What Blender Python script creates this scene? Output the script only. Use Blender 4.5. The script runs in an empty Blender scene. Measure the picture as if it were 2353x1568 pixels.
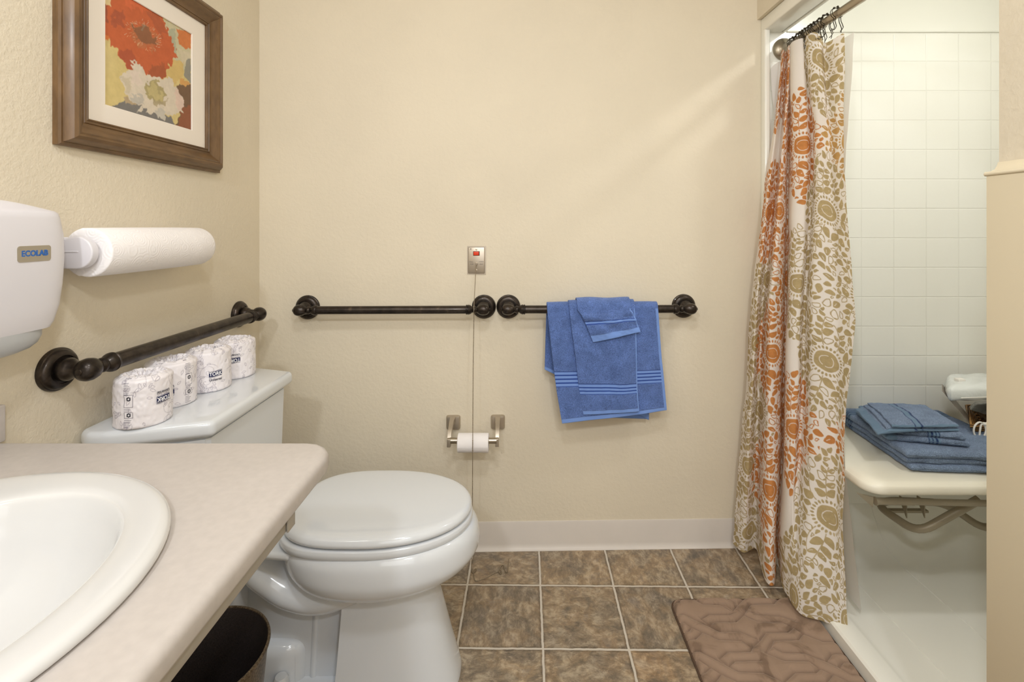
import bpy, bmesh, math, random
import numpy as np
from mathutils import Vector, Matrix, Quaternion
PI = math.pi
C = bpy.context.scene.collection
S = bpy.context.scene

# ------------------------------------------------------------------ camera
F, CX, CY, H = 1114.0, 1195.0, 522.0, 1.184      # focal length in px, vanishing point, eye height (m)
cam = bpy.data.objects.new('camera', bpy.data.cameras.new('camera'))
C.objects.link(cam)
cam.location = (0, 0, H)
cam.rotation_euler = (PI / 2, 0, 0)
cam.data.sensor_fit = 'HORIZONTAL'
cam.data.sensor_width = 36.0
cam.data.lens = F / 2353 * 36.0
cam.data.shift_x = -(CX - 1176.5) / 2353
cam.data.shift_y = -(784 - CY) / 2353
cam.data.clip_start = 0.01
S.camera = cam

# ------------------------------------------------------------------ view + world
S.view_settings.view_transform = 'Standard'
S.view_settings.look = 'None'
S.view_settings.exposure = 0.0
S.view_settings.gamma = 1.0
S.view_settings.use_curve_mapping = False
w = bpy.data.worlds.new('world'); S.world = w; w.use_nodes = True
w.node_tree.nodes['Background'].inputs[0].default_value = (1, .95, .88, 1)
w.node_tree.nodes['Background'].inputs[1].default_value = 0.05
S.cycles.max_bounces = 10
S.cycles.diffuse_bounces = 6
S.cycles.use_denoising = True
S.cycles.sample_clamp_indirect = 6

# ------------------------------------------------------------------ lamps of the room, plus an added fill light
def area(name, loc, size, power, color, target=None, size_y=None, spread=180):
    l = bpy.data.lights.new(name, 'AREA')
    l.shape = 'RECTANGLE' if size_y else 'DISK'
    l.size = size
    if size_y: l.size_y = size_y
    l.energy = power; l.color = color; l.spread = math.radians(spread)
    o = bpy.data.objects.new(name, l); C.objects.link(o); o.location = loc
    if target is not None:
        d = Vector(target) - Vector(loc)
        o.rotation_euler = d.to_track_quat('-Z', 'Y').to_euler()
    return o
LC = (.935, .963, .992)
area('ceiling_light', (0.0, 0.10, 2.40), 0.22, 10.5, LC, (0.0, 0.10, 0))
area('vanity_light', (-0.86, 0.40, 2.02), 0.08, 2.2, LC, (0.1, 0.9, 0.9), size_y=0.5)
area('entry_light', (-0.45, -0.55, 2.03), 0.12, 9.0, LC, (0.0, 1.8, 0.7))
area('entry_light', (0.42, -0.55, 2.03), 0.12, 9.0, LC, (0.0, 1.8, 0.7))
area('fill_light', (0.15, -0.90, 1.20), 1.1, 10.0, LC, (0.0, 1.8, 0.45), size_y=1.6)  # large fill added behind the camera to brighten the closed room; no doorway there
area('shower_light', (1.42, 1.03, 2.20), 0.10, 5.4, (.985, .985, .965), (1.42, 1.03, 0))

# ------------------------------------------------------------------ helpers
def srgb(r, g, b):
    f = lambda c: (c / 12.92 if c <= .04045 else ((c + .055) / 1.055) ** 2.4)
    return (f(r / 255), f(g / 255), f(b / 255), 1)
def P(px, py, d):                    # a photo point at depth d -> room coordinates
    return Vector(((px - CX) * d / F, d, H - (py - CY) * d / F))
def Pz(px, py, z):                   # a photo point on the horizontal plane z
    return P(px, py, (H - z) * F / (py - CY))
def wallY(x): return 1.784 + 0.022 * x
WL = -0.948
rng = np.random.RandomState(7)

class NT:
    def __init__(s, name):
        s.m = bpy.data.materials.new(name); s.m.use_nodes = True
        s.t = s.m.node_tree; s.n = s.t.nodes; s.b = s.n['Principled BSDF']
    def new(s, typ, **kw):
        n = s.n.new(typ)
        for k, v in kw.items(): setattr(n, k, v)
        return n
    def link(s, a, b): s.t.links.new(a, b)
    def setv(s, node, **kw):
        for k, v in kw.items(): node.inputs[k.replace('_', ' ')].default_value = v
    def math(s, op, a, b=None, c=None):
        n = s.new('ShaderNodeMath', operation=op)
        for i, v in enumerate((a, b, c)):
            if v is None: continue
            if isinstance(v, (int, float)): n.inputs[i].default_value = v
            else: s.link(v, n.inputs[i])
        return n.outputs[0]
    def noise(s, scale, detail=3, rough=.5, vec=None, dist=0):
        n = s.new('ShaderNodeTexNoise'); s.setv(n, Scale=scale, Detail=detail, Roughness=rough, Distortion=dist)
        if vec is not None: s.link(vec, n.inputs['Vector'])
        else:
            s.link(s.coord(), n.inputs['Vector'])
        return n.outputs['Fac']
    def coord(s):
        if not hasattr(s, 'tc'): s.tc = s.new('ShaderNodeTexCoord')
        return s.tc.outputs['Object']
    def ramp(s, fac, stops):
        n = s.new('ShaderNodeValToRGB'); s.link(fac, n.inputs[0])
        el = n.color_ramp.elements
        while len(el) < len(stops): el.new(.5)
        for e, (p, c) in zip(el, stops): e.position = p; e.color = c if len(c) == 4 else (*c, 1)
        return n.outputs[0]
    def mix(s, fac, a, b, blend='MIX'):
        n = s.new('ShaderNodeMix', data_type='RGBA', blend_type=blend)
        for i, v in ((0, fac), (6, a), (7, b)):
            if isinstance(v, (int, float)) and i > 0: v = (v, v, v, 1)
            if isinstance(v, (int, float, tuple)): n.inputs[i].default_value = v
            else: s.link(v, n.inputs[i])
        return n.outputs[2]
    def bump(s, h, strength=.3, dist=.002):
        n = s.new('ShaderNodeBump'); s.setv(n, Strength=strength, Distance=dist)
        s.link(h, n.inputs['Height'])
        if getattr(s, 'lastb', None) is not None: s.link(s.lastb, n.inputs['Normal'])
        s.lastb = n.outputs[0]; s.link(n.outputs[0], s.b.inputs['Normal'])

def mat(name, col, rough=.5, metal=0, coat=0, var=0, vscale=20, bump=0, bscale=200, bdist=.001, spec=.5, sheen=0, trans=0, ior=1.45):
    t = NT(name)
    c = col if len(col) == 4 else srgb(*col)
    t.b.inputs['Base Color'].default_value = c
    if var:
        dk = tuple(x * (1 - var) for x in c[:3]) + (1,)
        lt = tuple(min(1, x * (1 + var * .6)) for x in c[:3]) + (1,)
        t.link(t.ramp(t.noise(vscale, 4), [(.3, dk), (.7, lt)]), t.b.inputs['Base Color'])
    t.b.inputs['Roughness'].default_value = rough; t.b.inputs['Metallic'].default_value = metal
    t.b.inputs['Coat Weight'].default_value = coat; t.b.inputs['Coat Roughness'].default_value = .05
    t.b.inputs['Specular IOR Level'].default_value = spec
    t.b.inputs['Sheen Weight'].default_value = sheen
    t.b.inputs['Transmission Weight'].default_value = trans; t.b.inputs['IOR'].default_value = ior
    if bump: t.bump(t.noise(bscale, 3), bump, bdist)
    return t.m
def vcmat(name, rough=.8, bump=0, bscale=300, bdist=.001, sheen=0, var=0, vscale=30, detail=3, subsurf=0, spec=.3, trans=0):
    t = NT(name)
    a = t.new('ShaderNodeAttribute', attribute_name='Col')
    c = a.outputs['Color']
    if var:
        f = t.ramp(t.noise(vscale, 4, .6), [(.3, (1 - var,) * 3), (.7, (1 + var * .3,) * 3)])
        c = t.mix(1.0, c, f, 'MULTIPLY')
    t.link(c, t.b.inputs['Base Color'])
    t.b.inputs['Roughness'].default_value = rough; t.b.inputs['Sheen Weight'].default_value = sheen
    t.b.inputs['Specular IOR Level'].default_value = spec
    if bump: t.bump(t.noise(bscale, detail), bump, bdist)
    return t.m

def tag(o, label=None, cat=None, group=None, kind=None):
    if label: o['label'] = label
    if cat: o['category'] = cat
    if group: o['group'] = group
    if kind: o['kind'] = kind
    return o
def thing(name, label, cat, loc=(0, 0, 0), group=None):
    o = bpy.data.objects.new(name, None); C.objects.link(o); o.location = loc; o.empty_display_size = .02
    return tag(o, label, cat, group)
def link(name, me, m=None, parent=None, smooth=True, angle=40):
    o = bpy.data.objects.new(name, me); C.objects.link(o)
    if m: me.materials.append(m)
    if smooth:
        me.shade_smooth(); me.set_sharp_from_angle(angle=math.radians(angle))
    if parent is not None:
        o.parent = parent; o.matrix_parent_inverse = Matrix.Translation(-Vector(parent.location))
    return o
def structure(o): o['kind'] = 'structure'; return o

class MB:                                     # collects pieces into one mesh
    def __init__(s): s.bm = bmesh.new()
    def add(s, verts, faces):
        vs = [s.bm.verts.new(v) for v in verts]
        for f in faces:
            try: s.bm.faces.new([vs[i] for i in f])
            except ValueError: pass
        return vs
    def box(s, x0, x1, y0, y1, z0, z1, bev=0, seg=3, M=None):
        v = [(x, y, z) for z in (z0, z1) for x, y in ((x0, y0), (x1, y0), (x1, y1), (x0, y1))]
        f = [(3, 2, 1, 0), (4, 5, 6, 7), (0, 1, 5, 4), (1, 2, 6, 5), (2, 3, 7, 6), (3, 0, 4, 7)]
        b = bmesh.new(); vs = [b.verts.new(p) for p in v]
        for q in f: b.faces.new([vs[i] for i in q])
        if bev: bmesh.ops.bevel(b, geom=list(b.edges), offset=bev, segments=seg, affect='EDGES', profile=.5)
        s.merge(b, M); return s
    def merge(s, b, M=None):
        if M is not None: bmesh.ops.transform(b, matrix=M, verts=b.verts)
        me = bpy.data.meshes.new('tmp'); b.to_mesh(me); s.bm.from_mesh(me); bpy.data.meshes.remove(me); b.free()
    def prism(s, pts, z0, z1, bev=0, seg=3, M=None, vertical=True):
        b = bmesh.new()
        lo = [b.verts.new((x, y, z0)) for x, y in pts]; hi = [b.verts.new((x, y, z1)) for x, y in pts]
        n = len(pts)
        b.faces.new(lo[::-1]); b.faces.new(hi)
        for i in range(n): b.faces.new((lo[i], lo[(i + 1) % n], hi[(i + 1) % n], hi[i]))
        bmesh.ops.recalc_face_normals(b, faces=b.faces)
        if bev:
            ed = [e for e in b.edges if vertical or abs(e.verts[0].co.z - e.verts[1].co.z) < 1e-6]
            bmesh.ops.bevel(b, geom=ed, offset=bev, segments=seg, affect='EDGES', profile=.5)
        s.merge(b, M); return s
    def rings(s, R, cap0=True, cap1=True, closed=True):       # R: list of rings (n points each)
        n = len(R[0]); base = []
        for r in R: base.append([s.bm.verts.new(tuple(p)) for p in r])
        for a, b in zip(base[:-1], base[1:]):
            for i in range(n if closed else n - 1):
                try: s.bm.faces.new((a[i], a[(i + 1) % n], b[(i + 1) % n], b[i]))
                except ValueError: pass
        if cap0: s.bm.faces.new(base[0][::-1])
        if cap1: s.bm.faces.new(base[-1])
        return s
    def lathe(s, prof, origin=(0, 0, 0), axis=(0, 0, 1), seg=40, cap0=True, cap1=True):   # prof: (radius, height)
        q = Vector((0, 0, 1)).rotation_difference(Vector(axis).normalized())
        o = Vector(origin); R = []
        for r, h in prof:
            r = max(r, 1e-5)
            R.append([o + q @ Vector((r * math.cos(2 * PI * i / seg), r * math.sin(2 * PI * i / seg), h)) for i in range(seg)])
        return s.rings(R, cap0, cap1)
    def tube(s, path, r, seg=16, closed=False, cap=True):
        pts = [Vector(p) for p in path]; n = len(pts)
        rr = r if hasattr(r, '__len__') else [r] * n
        R = []; up = None
        for i, p in enumerate(pts):
            if closed: t = (pts[(i + 1) % n] - pts[i - 1]).normalized()
            else: t = (pts[min(i + 1, n - 1)] - pts[max(i - 1, 0)]).normalized()
            if up is None:
                up = t.orthogonal().normalized()
            else:
                up = (up - t * up.dot(t))
                up = up.normalized() if up.length > 1e-6 else t.orthogonal().normalized()
            sd = t.cross(up)
            R.append([p + rr[i] * (up * math.cos(2 * PI * k / seg) + sd * math.sin(2 * PI * k / seg)) for k in range(seg)])
        if closed: R.append(R[0]); return s.rings(R, False, False)
        return s.rings(R, cap, cap)
    def ball(s, c, r, seg=24, rings=14, scale=(1, 1, 1)):
        b = bmesh.new(); bmesh.ops.create_uvsphere(b, u_segments=seg, v_segments=rings, radius=r)
        M = Matrix.Translation(Vector(c)) @ Matrix.Diagonal((*scale, 1))
        s.merge(b, M); return s
    def build(s, name, m, parent=None, smooth=True, angle=40, fix=True):
        if fix: bmesh.ops.recalc_face_normals(s.bm, faces=s.bm.faces)
        me = bpy.data.meshes.new(name); s.bm.to_mesh(me); s.bm.free()
        return link(name, me, m, parent, smooth, angle)

def smooth_path(pts, n=8):                   # Catmull-Rom
    p = [np.array(q, float) for q in pts]; p = [2 * p[0] - p[1]] + p + [2 * p[-1] - p[-2]]
    out = []
    for i in range(1, len(p) - 2):
        for k in range(n):
            t = k / n; a, b, c, d = p[i - 1:i + 3]
            out.append(.5 * (2 * b + (c - a) * t + (2 * a - 5 * b + 4 * c - d) * t * t + (3 * b - a - 3 * c + d) * t ** 3))
    out.append(p[-2]); return out
def round_path(pts, r, n=6):                 # polyline with rounded bends
    P_ = [Vector(p) for p in pts]; out = [P_[0]]
    for a, b, c in zip(P_[:-2], P_[1:-1], P_[2:]):
        u = (a - b).normalized(); v = (c - b).normalized(); L = min(r, (a - b).length * .49, (c - b).length * .49)
        for k in range(n + 1):
            t = k / n; out.append((b + u * L) * (1 - t) ** 2 + 2 * b * t * (1 - t) + (b + v * L) * t * t)
    out.append(P_[-1]); return out
def grid(name, V, m, parent=None, col=None, smooth=True, closed_u=False, flip=False, angle=180):
    n, k = V.shape[:2]
    me = bpy.data.meshes.new(name)
    idx = np.arange(n * k).reshape(n, k)
    nx = np.roll(idx, -1, axis=1) if closed_u else idx[:, 1:]
    a = idx[:-1, :] if closed_u else idx[:-1, :-1]
    b = nx[:-1]; c = nx[1:]; d = idx[1:, :] if closed_u else idx[1:, :-1]
    f = np.stack([a, b, c, d], -1).reshape(-1, 4)
    if flip: f = f[:, ::-1]
    me.vertices.add(n * k); me.vertices.foreach_set('co', V.reshape(-1).astype(np.float32))
    me.loops.add(f.size); me.loops.foreach_set('vertex_index', f.reshape(-1).astype(np.int32))
    me.polygons.add(len(f)); me.polygons.foreach_set('loop_start', np.arange(0, f.size, 4, dtype=np.int32))
    me.update(calc_edges=True); me.validate()
    if col is not None:
        at = me.color_attributes.new('Col', 'FLOAT_COLOR', 'POINT')
        cc = np.ones((n * k, 4), np.float32); cc[:, :3] = col.reshape(-1, 3)
        at.data.foreach_set('color', cc.reshape(-1))
    return link(name, me, m, parent, smooth, angle)
def lin(r, g, b): return np.array(srgb(r, g, b)[:3])
def vnoise(shape, cells, seed=0):            # smooth value noise
    rs = np.random.RandomState(seed); g = rs.rand(cells[0] + 2, cells[1] + 2)
    y = np.linspace(0, cells[0], shape[0]); x = np.linspace(0, cells[1], shape[1])
    yi = y.astype(int); xi = x.astype(int); fy = y - yi; fx = x - xi
    fy = fy * fy * (3 - 2 * fy); fx = fx * fx * (3 - 2 * fx)
    a = g[np.ix_(yi, xi)]; b = g[np.ix_(yi, xi + 1)]; c = g[np.ix_(yi + 1, xi)]; d = g[np.ix_(yi + 1, xi + 1)]
    return (a * (1 - fx) + b * fx) * (1 - fy[:, None]) + (c * (1 - fx) + d * fx) * fy[:, None]
def solidify(o, t, off=0):
    m = o.modifiers.new('thick', 'SOLIDIFY'); m.thickness = t; m.offset = off; return o
def inpoly(X, Y, poly):
    r = np.zeros(X.shape, bool); n = len(poly)
    for i in range(n):
        x0, y0 = poly[i]; x1, y1 = poly[(i + 1) % n]
        if y0 == y1: continue
        c = ((Y < y0) != (Y < y1)) & (X < (x1 - x0) * (Y - y0) / (y1 - y0) + x0); r ^= c
    return r
def text_mesh(body, size, extrude=.0002, bold=0):
    cu = bpy.data.curves.new('txt', 'FONT'); cu.body = body; cu.size = size; cu.extrude = extrude
    cu.align_x = 'CENTER'; cu.align_y = 'CENTER'; cu.offset = bold; cu.resolution_u = 4
    o = bpy.data.objects.new('txt', cu); C.objects.link(o)
    bpy.context.view_layer.update()
    me = bpy.data.meshes.new_from_object(o.evaluated_get(bpy.context.evaluated_depsgraph_get()))
    bpy.data.objects.remove(o); bpy.data.curves.remove(cu)
    return me
def text_obj(name, body, size, fn, m, parent, bold=0, sub=0, xs=1.0):     # fn maps flat (x, y, z) to the surface
    me = text_mesh(body, size, .00015, bold)
    if sub:
        b = bmesh.new(); b.from_mesh(me); bmesh.ops.triangulate(b, faces=b.faces)
        bmesh.ops.subdivide_edges(b, edges=b.edges, cuts=sub); b.to_mesh(me); b.free()
    for v in me.vertices: v.co = fn(v.co.x * xs, v.co.y, v.co.z)
    return link(name, me, m, parent, False)

# ================================================================== materials of the setting
def wall_mat(name, col, strength, scale=60):
    t = NT(name)
    n1 = t.noise(3, 3); c = srgb(*col)
    lo = tuple(x * .965 for x in c[:3]) + (1,); hi = tuple(min(1, x * 1.02) for x in c[:3]) + (1,)
    t.link(t.ramp(n1, [(.3, lo), (.7, hi)]), t.b.inputs['Base Color'])
    t.b.inputs['Roughness'].default_value = .62; t.b.inputs['Specular IOR Level'].default_value = .35
    t.bump(t.ramp(t.noise(scale, 4, .5, dist=.15), [(.38, (0, 0, 0)), (.62, (1, 1, 1))]), strength, .0022)
    t.bump(t.noise(scale * 6, 2), strength * .5, .0004)
    return t.m
M_wall = wall_mat('painted_orange_peel_wall', (220, 210, 190), .16, 75)
M_wallL = wall_mat('painted_knockdown_wall', (220, 210, 190), .22, 125)
M_ceil = mat('ceiling_paint', (235, 228, 212), .8, bump=.1, bscale=90)
M_base = mat('vinyl_cove_base', (214, 207, 200), .35, var=.02, vscale=15)
M_cream = mat('cream_gelcoat', (240, 239, 231), .22, coat=.3)
M_porc = mat('white_porcelain', (213, 217, 222), .12, coat=.6)
M_white = mat('white_plastic', (238, 236, 240), .3)

# floor: square stone look vinyl tiles with pale grout
def floor_mat():
    t = NT('stone_look_vinyl_tile')
    T = .2413; a = -0.012
    sep = t.new('ShaderNodeSeparateXYZ'); t.link(t.coord(), sep.inputs[0])
    x, y = sep.outputs[0], sep.outputs[1]
    u0 = t.math('ADD', t.math('MULTIPLY', x, math.cos(a)), t.math('MULTIPLY', y, math.sin(a)))
    v0 = t.math('SUBTRACT', t.math('MULTIPLY', y, math.cos(a)), t.math('MULTIPLY', x, math.sin(a)))
    ou = .067 * math.cos(a) + 1.6011 * math.sin(a); ov = 1.6011 * math.cos(a) - .067 * math.sin(a)
    wob = t.math('MULTIPLY', t.math('SUBTRACT', t.noise(38, 2), .5), .0045)
    U = t.math('DIVIDE', t.math('SUBTRACT', t.math('ADD', u0, wob), ou), T)
    V = t.math('DIVIDE', t.math('SUBTRACT', t.math('ADD', v0, wob), ov), T)
    fu = t.math('FLOOR', U); fv = t.math('FLOOR', V)
    def edge(q): return t.math('ABSOLUTE', t.math('SUBTRACT', t.math('FRACT', q), .5))
    e = t.math('MAXIMUM', edge(U), edge(V))               # .5 at the joint
    comb = t.new('ShaderNodeCombineXYZ'); t.link(fu, comb.inputs[0]); t.link(fv, comb.inputs[1])
    wn = t.new('ShaderNodeTexWhiteNoise', noise_dimensions='3D'); t.link(comb.outputs[0], wn.inputs[0])
    rv = wn.outputs['Color']; rf = wn.outputs['Value']
    vs = t.new('ShaderNodeVectorMath', operation='SCALE'); t.link(rv, vs.inputs[0]); vs.inputs['Scale'].default_value = 9.0
    vr = t.new('ShaderNodeVectorRotate', rotation_type='Z_AXIS'); t.link(t.coord(), vr.inputs['Vector'])
    t.link(t.math('MULTIPLY', t.math('FLOOR', t.math('MULTIPLY', rf, 4)), PI / 2), vr.inputs['Angle'])
    va = t.new('ShaderNodeVectorMath', operation='ADD'); t.link(vr.outputs[0], va.inputs[0]); t.link(vs.outputs[0], va.inputs[1])
    mp = t.new('ShaderNodeMapping'); mp.inputs['Scale'].default_value = (1, .6, 1); t.link(va.outputs[0], mp.inputs['Vector'])
    big = t.noise(11, 4, .6, vec=va.outputs[0], dist=.8)
    fine = t.noise(36, 9, .76, vec=mp.outputs[0], dist=.35)
    flake = t.noise(95, 4, .7, vec=mp.outputs[0], dist=.6)
    c1 = t.ramp(big, [(.30, srgb(104, 98, 94)), (.44, srgb(132, 120, 104)), (.56, srgb(164, 140, 110)), (.72, srgb(150, 142, 134))])
    c2 = t.ramp(fine, [(.36, srgb(86, 79, 70)), (.49, srgb(146, 131, 110)), (.60, srgb(204, 190, 166))])
    c = t.mix(.52, c1, c2)
    c = t.mix(t.math('MULTIPLY', t.ramp(flake, [(.5, (0, 0, 0)), (.62, (1, 1, 1))]), .22), c, srgb(66, 54, 44))
    tint = t.ramp(rf, [(0, (.86, .84, .84)), (.5, (1, .97, .93)), (1, (1.0, .90, .80))])
    c = t.mix(1.0, c, tint, 'MULTIPLY')
    dark = t.ramp(e, [(.455, (1, 1, 1)), (.487, (.62, .6, .58))])
    c = t.mix(1.0, c, dark, 'MULTIPLY')
    g = t.math('GREATER_THAN', e, .4868)
    c = t.mix(g, c, srgb(200, 192, 180))
    t.link(c, t.b.inputs['Base Color'])
    t.b.inputs['Roughness'].default_value = .38
    t.link(t.math('ADD', t.math('MULTIPLY', fine, .22), .24), t.b.inputs['Roughness'])
    t.bump(t.mix(g, t.math('ADD', fine, t.math('MULTIPLY', flake, .4)), .1), .35, .0016)
    return t.m
M_floor = floor_mat()

# moulded tile pattern of the shower wall
def tile_mat():
    t = NT('moulded_cream_shower_tile')
    sep = t.new('ShaderNodeSeparateXYZ'); t.link(t.coord(), sep.inputs[0])
    U = t.math('DIVIDE', t.math('SUBTRACT', sep.outputs[0], 1.2674), .1203)
    V = t.math('DIVIDE', t.math('SUBTRACT', sep.outputs[2], 1.799), .1094)
    ed = lambda q: t.math('ABSOLUTE', t.math('SUBTRACT', t.math('FRACT', q), .5))
    e = t.math('MAXIMUM', t.math('SUBTRACT', ed(U), .0075), ed(V))
    on = t.math('MULTIPLY', t.math('GREATER_THAN', sep.outputs[2], .492), t.math('LESS_THAN', sep.outputs[2], 1.90))
    g = t.math('MULTIPLY', t.ramp(e, [(.476, (0, 0, 0)), (.494, (1, 1, 1))]), on)
    t.link(t.mix(t.math('MULTIPLY', g, .10), srgb(240, 239, 231), srgb(196, 186, 160)), t.b.inputs['Base Color'])
    t.b.inputs['Roughness'].default_value = .24; t.b.inputs['Coat Weight'].default_value = .3
    h = t.math('SUBTRACT', t.math('MULTIPLY', t.math('MULTIPLY', t.noise(24, 2), on), .35), g)
    t.bump(h, .38, .003)
    return t.m
M_tile = tile_mat()

# ================================================================== the room
def slab(name, pts, z0, z1, m):
    b = MB(); b.prism(pts, z0, z1); return structure(b.build(name, m, smooth=False))
XE = 2.0
slab('floor', [(-1.1, -1.15), (XE, -1.15), (XE, 1.95), (-1.1, 1.95)], -.1, 0, M_floor)
slab('ceiling', [(-1.1, -1.15), (XE, -1.15), (XE, 1.95), (-1.1, 1.95)], 2.44, 2.5, M_ceil)
slab('wall_back', [(-1.05, wallY(-1.05)), (.905, wallY(.905)), (.905, 1.94), (-1.05, 1.94)], 0, 2.44, M_wall)
slab('wall_left', [(WL - .1, -1.0), (WL, -1.0), (WL, wallY(WL)), (WL - .1, wallY(WL - .1))], 0, 2.44, M_wallL)
slab('wall_front', [(WL - .1, -1.1), (1.9, -1.1), (1.9, -1.0), (WL - .1, -1.0)], 0, 2.44, M_wall)
slab('wall_right', [(.914, -1.0), (1.93, -1.0), (1.93, .925), (.914, .925)], 0, 2.44, M_wall)
slab('wall_header', [(.882, .925), (.972, .925), (.972, wallY(.9)), (.882, wallY(.88))], 1.955, 2.44, M_wall)
# thicker smooth wainscot of the partition with its rounded cap
M_wains = mat('smooth_wainscot_paint', (224, 213, 188), .5)
b = MB(); b.box(.8895, .914, -1.0, .925, 0, 1.281, .001, 2)
structure(b.build('trim_2', M_wains))
prof = [(.914, 1.281), (.889, 1.281), (.8868, 1.2835), (.8868, 1.2865), (.889, 1.289), (.900, 1.2905), (.908, 1.2945), (.912, 1.301), (.914, 1.308)]
b = MB(); b.rings([[(x, y, z) for x, z in prof] for y in (-1.0, .9275)])
structure(b.build('trim_1', M_wains, angle=60))
# vinyl cove base
def cove(name, pts, nrm):
    prof = [(0.0, .0), (.016, .0), (.016, .0015), (.010, .004), (.006, .010), (.0042, .020), (.0036, .096), (.002, .1015), (0, .1015)]
    b = MB(); R = []
    for p, n in zip(pts, nrm): R.append([(p[0] + n[0] * t, p[1] + n[1] * t, z) for t, z in prof])
    b.rings(R); return structure(b.build(name, M_base, angle=30))
cove('baseboard_back', [(WL, wallY(WL)), (.905, wallY(.905))], [(.022, -1), (.022, -1)])
cove('baseboard_left', [(WL, -1.0), (WL, wallY(WL))], [(1, 0), (1, 0)])

# ================================================================== shower enclosure
SY, SX = 1.800, 1.82
sh = thing('shower_enclosure', 'cream moulded walk-in shower enclosure with tile pattern walls', 'shower', (1.3, 1.36, 0))
b = MB(); b.box(.905, SX, SY, SY + .02, .03, 2.40); b.build('tiled_wall_panel', M_tile, sh, False)
b = MB(); b.box(SX, SX + .02, .925, SY, .03, 2.40); b.build('side_wall_panel', M_cream, sh, False)
b = MB(); b.box(.98, SX, .925, .94, .03, 2.40); b.box(.905, SX, .925, SY, 2.385, 2.40); b.build('near_wall_panel', M_cream, sh, False)
b = MB(); b.box(.895, .914, 1.770, SY + .005, .02, 1.955, .005); b.build('front_flange', M_cream, sh)
# header of the opening: face band, underside and tall inner face
b = MB(); b.box(.894, .969, .93, SY - .001, 1.906, 1.954, .004); b.box(.9735, .985, .93, SY - .001, 1.906, 2.38, .003); b.build('header_rail', M_cream, sh)
b = MB(); b.box(.99, SX, SY - .006, SY + .001, 1.906, 1.912, .002); b.build('ledge', M_cream, sh)
# pan: threshold, inner floor with a cove up the walls and two shallow joints
R = []
prof = [(.900, 0), (.902, .034), (.908, .040), (.958, .040), (.968, .036), (.985, .030), (1.0895, .0285), (1.0905, .0265), (1.0925, .0265), (1.0935, .0285), (1.2995, .0275),
        (1.3005, .0255), (1.3025, .0255), (1.3035, .0275), (1.60, .028), (1.72, .034), (1.78, .055), (1.81, .10), (1.82, .16), (1.82, 0)]
def lift(y):
    q = max(0, 1 - (SY - y) / .16)
    return .13 * q ** 2.6
ys = [.925] + list(np.linspace(.95, SY - .16, 6)) + [SY - .16 + .16 * k / 12 for k in range(1, 13)]
for y in ys: R.append([(x, y, z + (lift(y) * min(1, max(0, (x - .97) / .02)) if z > .001 else 0)) for x, z in prof])
b = MB(); b.rings(R); b.build('shower_pan', M_cream, sh, angle=35)

# ================================================================== curtain rod
M_nickel = mat('brushed_nickel', (176, 166, 150), .3, 1, bump=.15, bscale=400, bdist=.0003)
M_bronze = NT('oil_rubbed_bronze')
_t = M_bronze
_t.link(_t.ramp(_t.noise(38, 6, .65), [(.38, srgb(44, 38, 34)), (.62, srgb(64, 56, 50)), (.78, srgb(98, 82, 72))]), _t.b.inputs['Base Color'])
_t.b.inputs['Metallic'].default_value = .75; _t.b.inputs['Roughness'].default_value = .33
_t.b.inputs['Coat Weight'].default_value = .15
_t.bump(_t.noise(160, 4), .12, .0006)
M_bronze = _t.m
RX, RZ = .979, 1.843
rod = thing('curtain_rod', 'brushed nickel shower curtain rod with round wall flange', 'curtain rod', (RX, 1.36, RZ))
b = MB(); b.tube([(RX, SY - .03, RZ), (RX + .008, .96, RZ)], .0128, 28); b.build('rod', M_nickel, rod)
b = MB(); b.lathe([(.0, .0), (.041, .0), (.042, .003), (.040, .008), (.030, .016), (.020, .021), (.0175, .026), (.0165, .05), (.0, .05)], (RX, SY, RZ), (0, -1, 0)); b.build('flange', M_nickel, rod)
b = MB(); b.lathe([(.0, .0), (.041, .0), (.042, .003), (.040, .008), (.030, .016), (.020, .021), (.0175, .026), (.0165, .05), (.0, .05)], (RX + .008, .94, RZ), (0, 1, 0)); b.build('flange', M_nickel, rod)

# ================================================================== toilet
def egg(z, xb, xf, hw, yc, xm=None, pb=2.6, pf=2.0, n=64):
    xm = xb + (xf - xb) * .46 if xm is None else xm
    out = []
    for i in range(n):
        a = 2 * PI * i / n; c, s_ = math.cos(a), math.sin(a)
        p = pf if c >= 0 else pb
        L = (xf - xm) if c >= 0 else (xm - xb)
        out.append((xm + L * math.copysign(abs(c) ** (2 / p), c), yc + hw * math.copysign(abs(s_) ** (2 / p), s_), z))
    return out
def loft(rows, n=64):                       # rows of (z, xb, xf, hw, yc, pb, pf), resampled smoothly
    q = smooth_path(rows, 5)
    return [egg(r[0], r[1], r[2], r[3], r[4], None, r[5], r[6], n) for r in q]
TY = 1.295
toi = thing('toilet', 'white two-piece toilet with closed lid, four wrapped rolls standing on its tank', 'toilet', (-.45, TY, 0))
# bowl
b = MB()
b.rings(loft([(.400, -.560, -.170, .135, TY, 2.6, 2.1), (.407, -.592, -.138, .158, TY, 2.8, 2.1), (.404, -.600, -.124, .168, TY, 2.8, 2.1), (.385, -.602, -.112, .176, TY, 2.8, 2.1),
              (.352, -.597, -.109, .178, TY, 2.7, 2.1), (.332, -.590, -.116, .175, TY, 2.6, 2.1), (.312, -.578, -.136, .166, TY, 2.5, 2.1),
              (.292, -.556, -.176, .146, TY, 2.4, 2.1), (.276, -.520, -.226, .116, TY, 2.3, 2.1), (.268, -.48, -.28, .08, TY, 2.2, 2.0)]))
b.build('bowl', M_porc, toi, angle=80)
b = MB()
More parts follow.
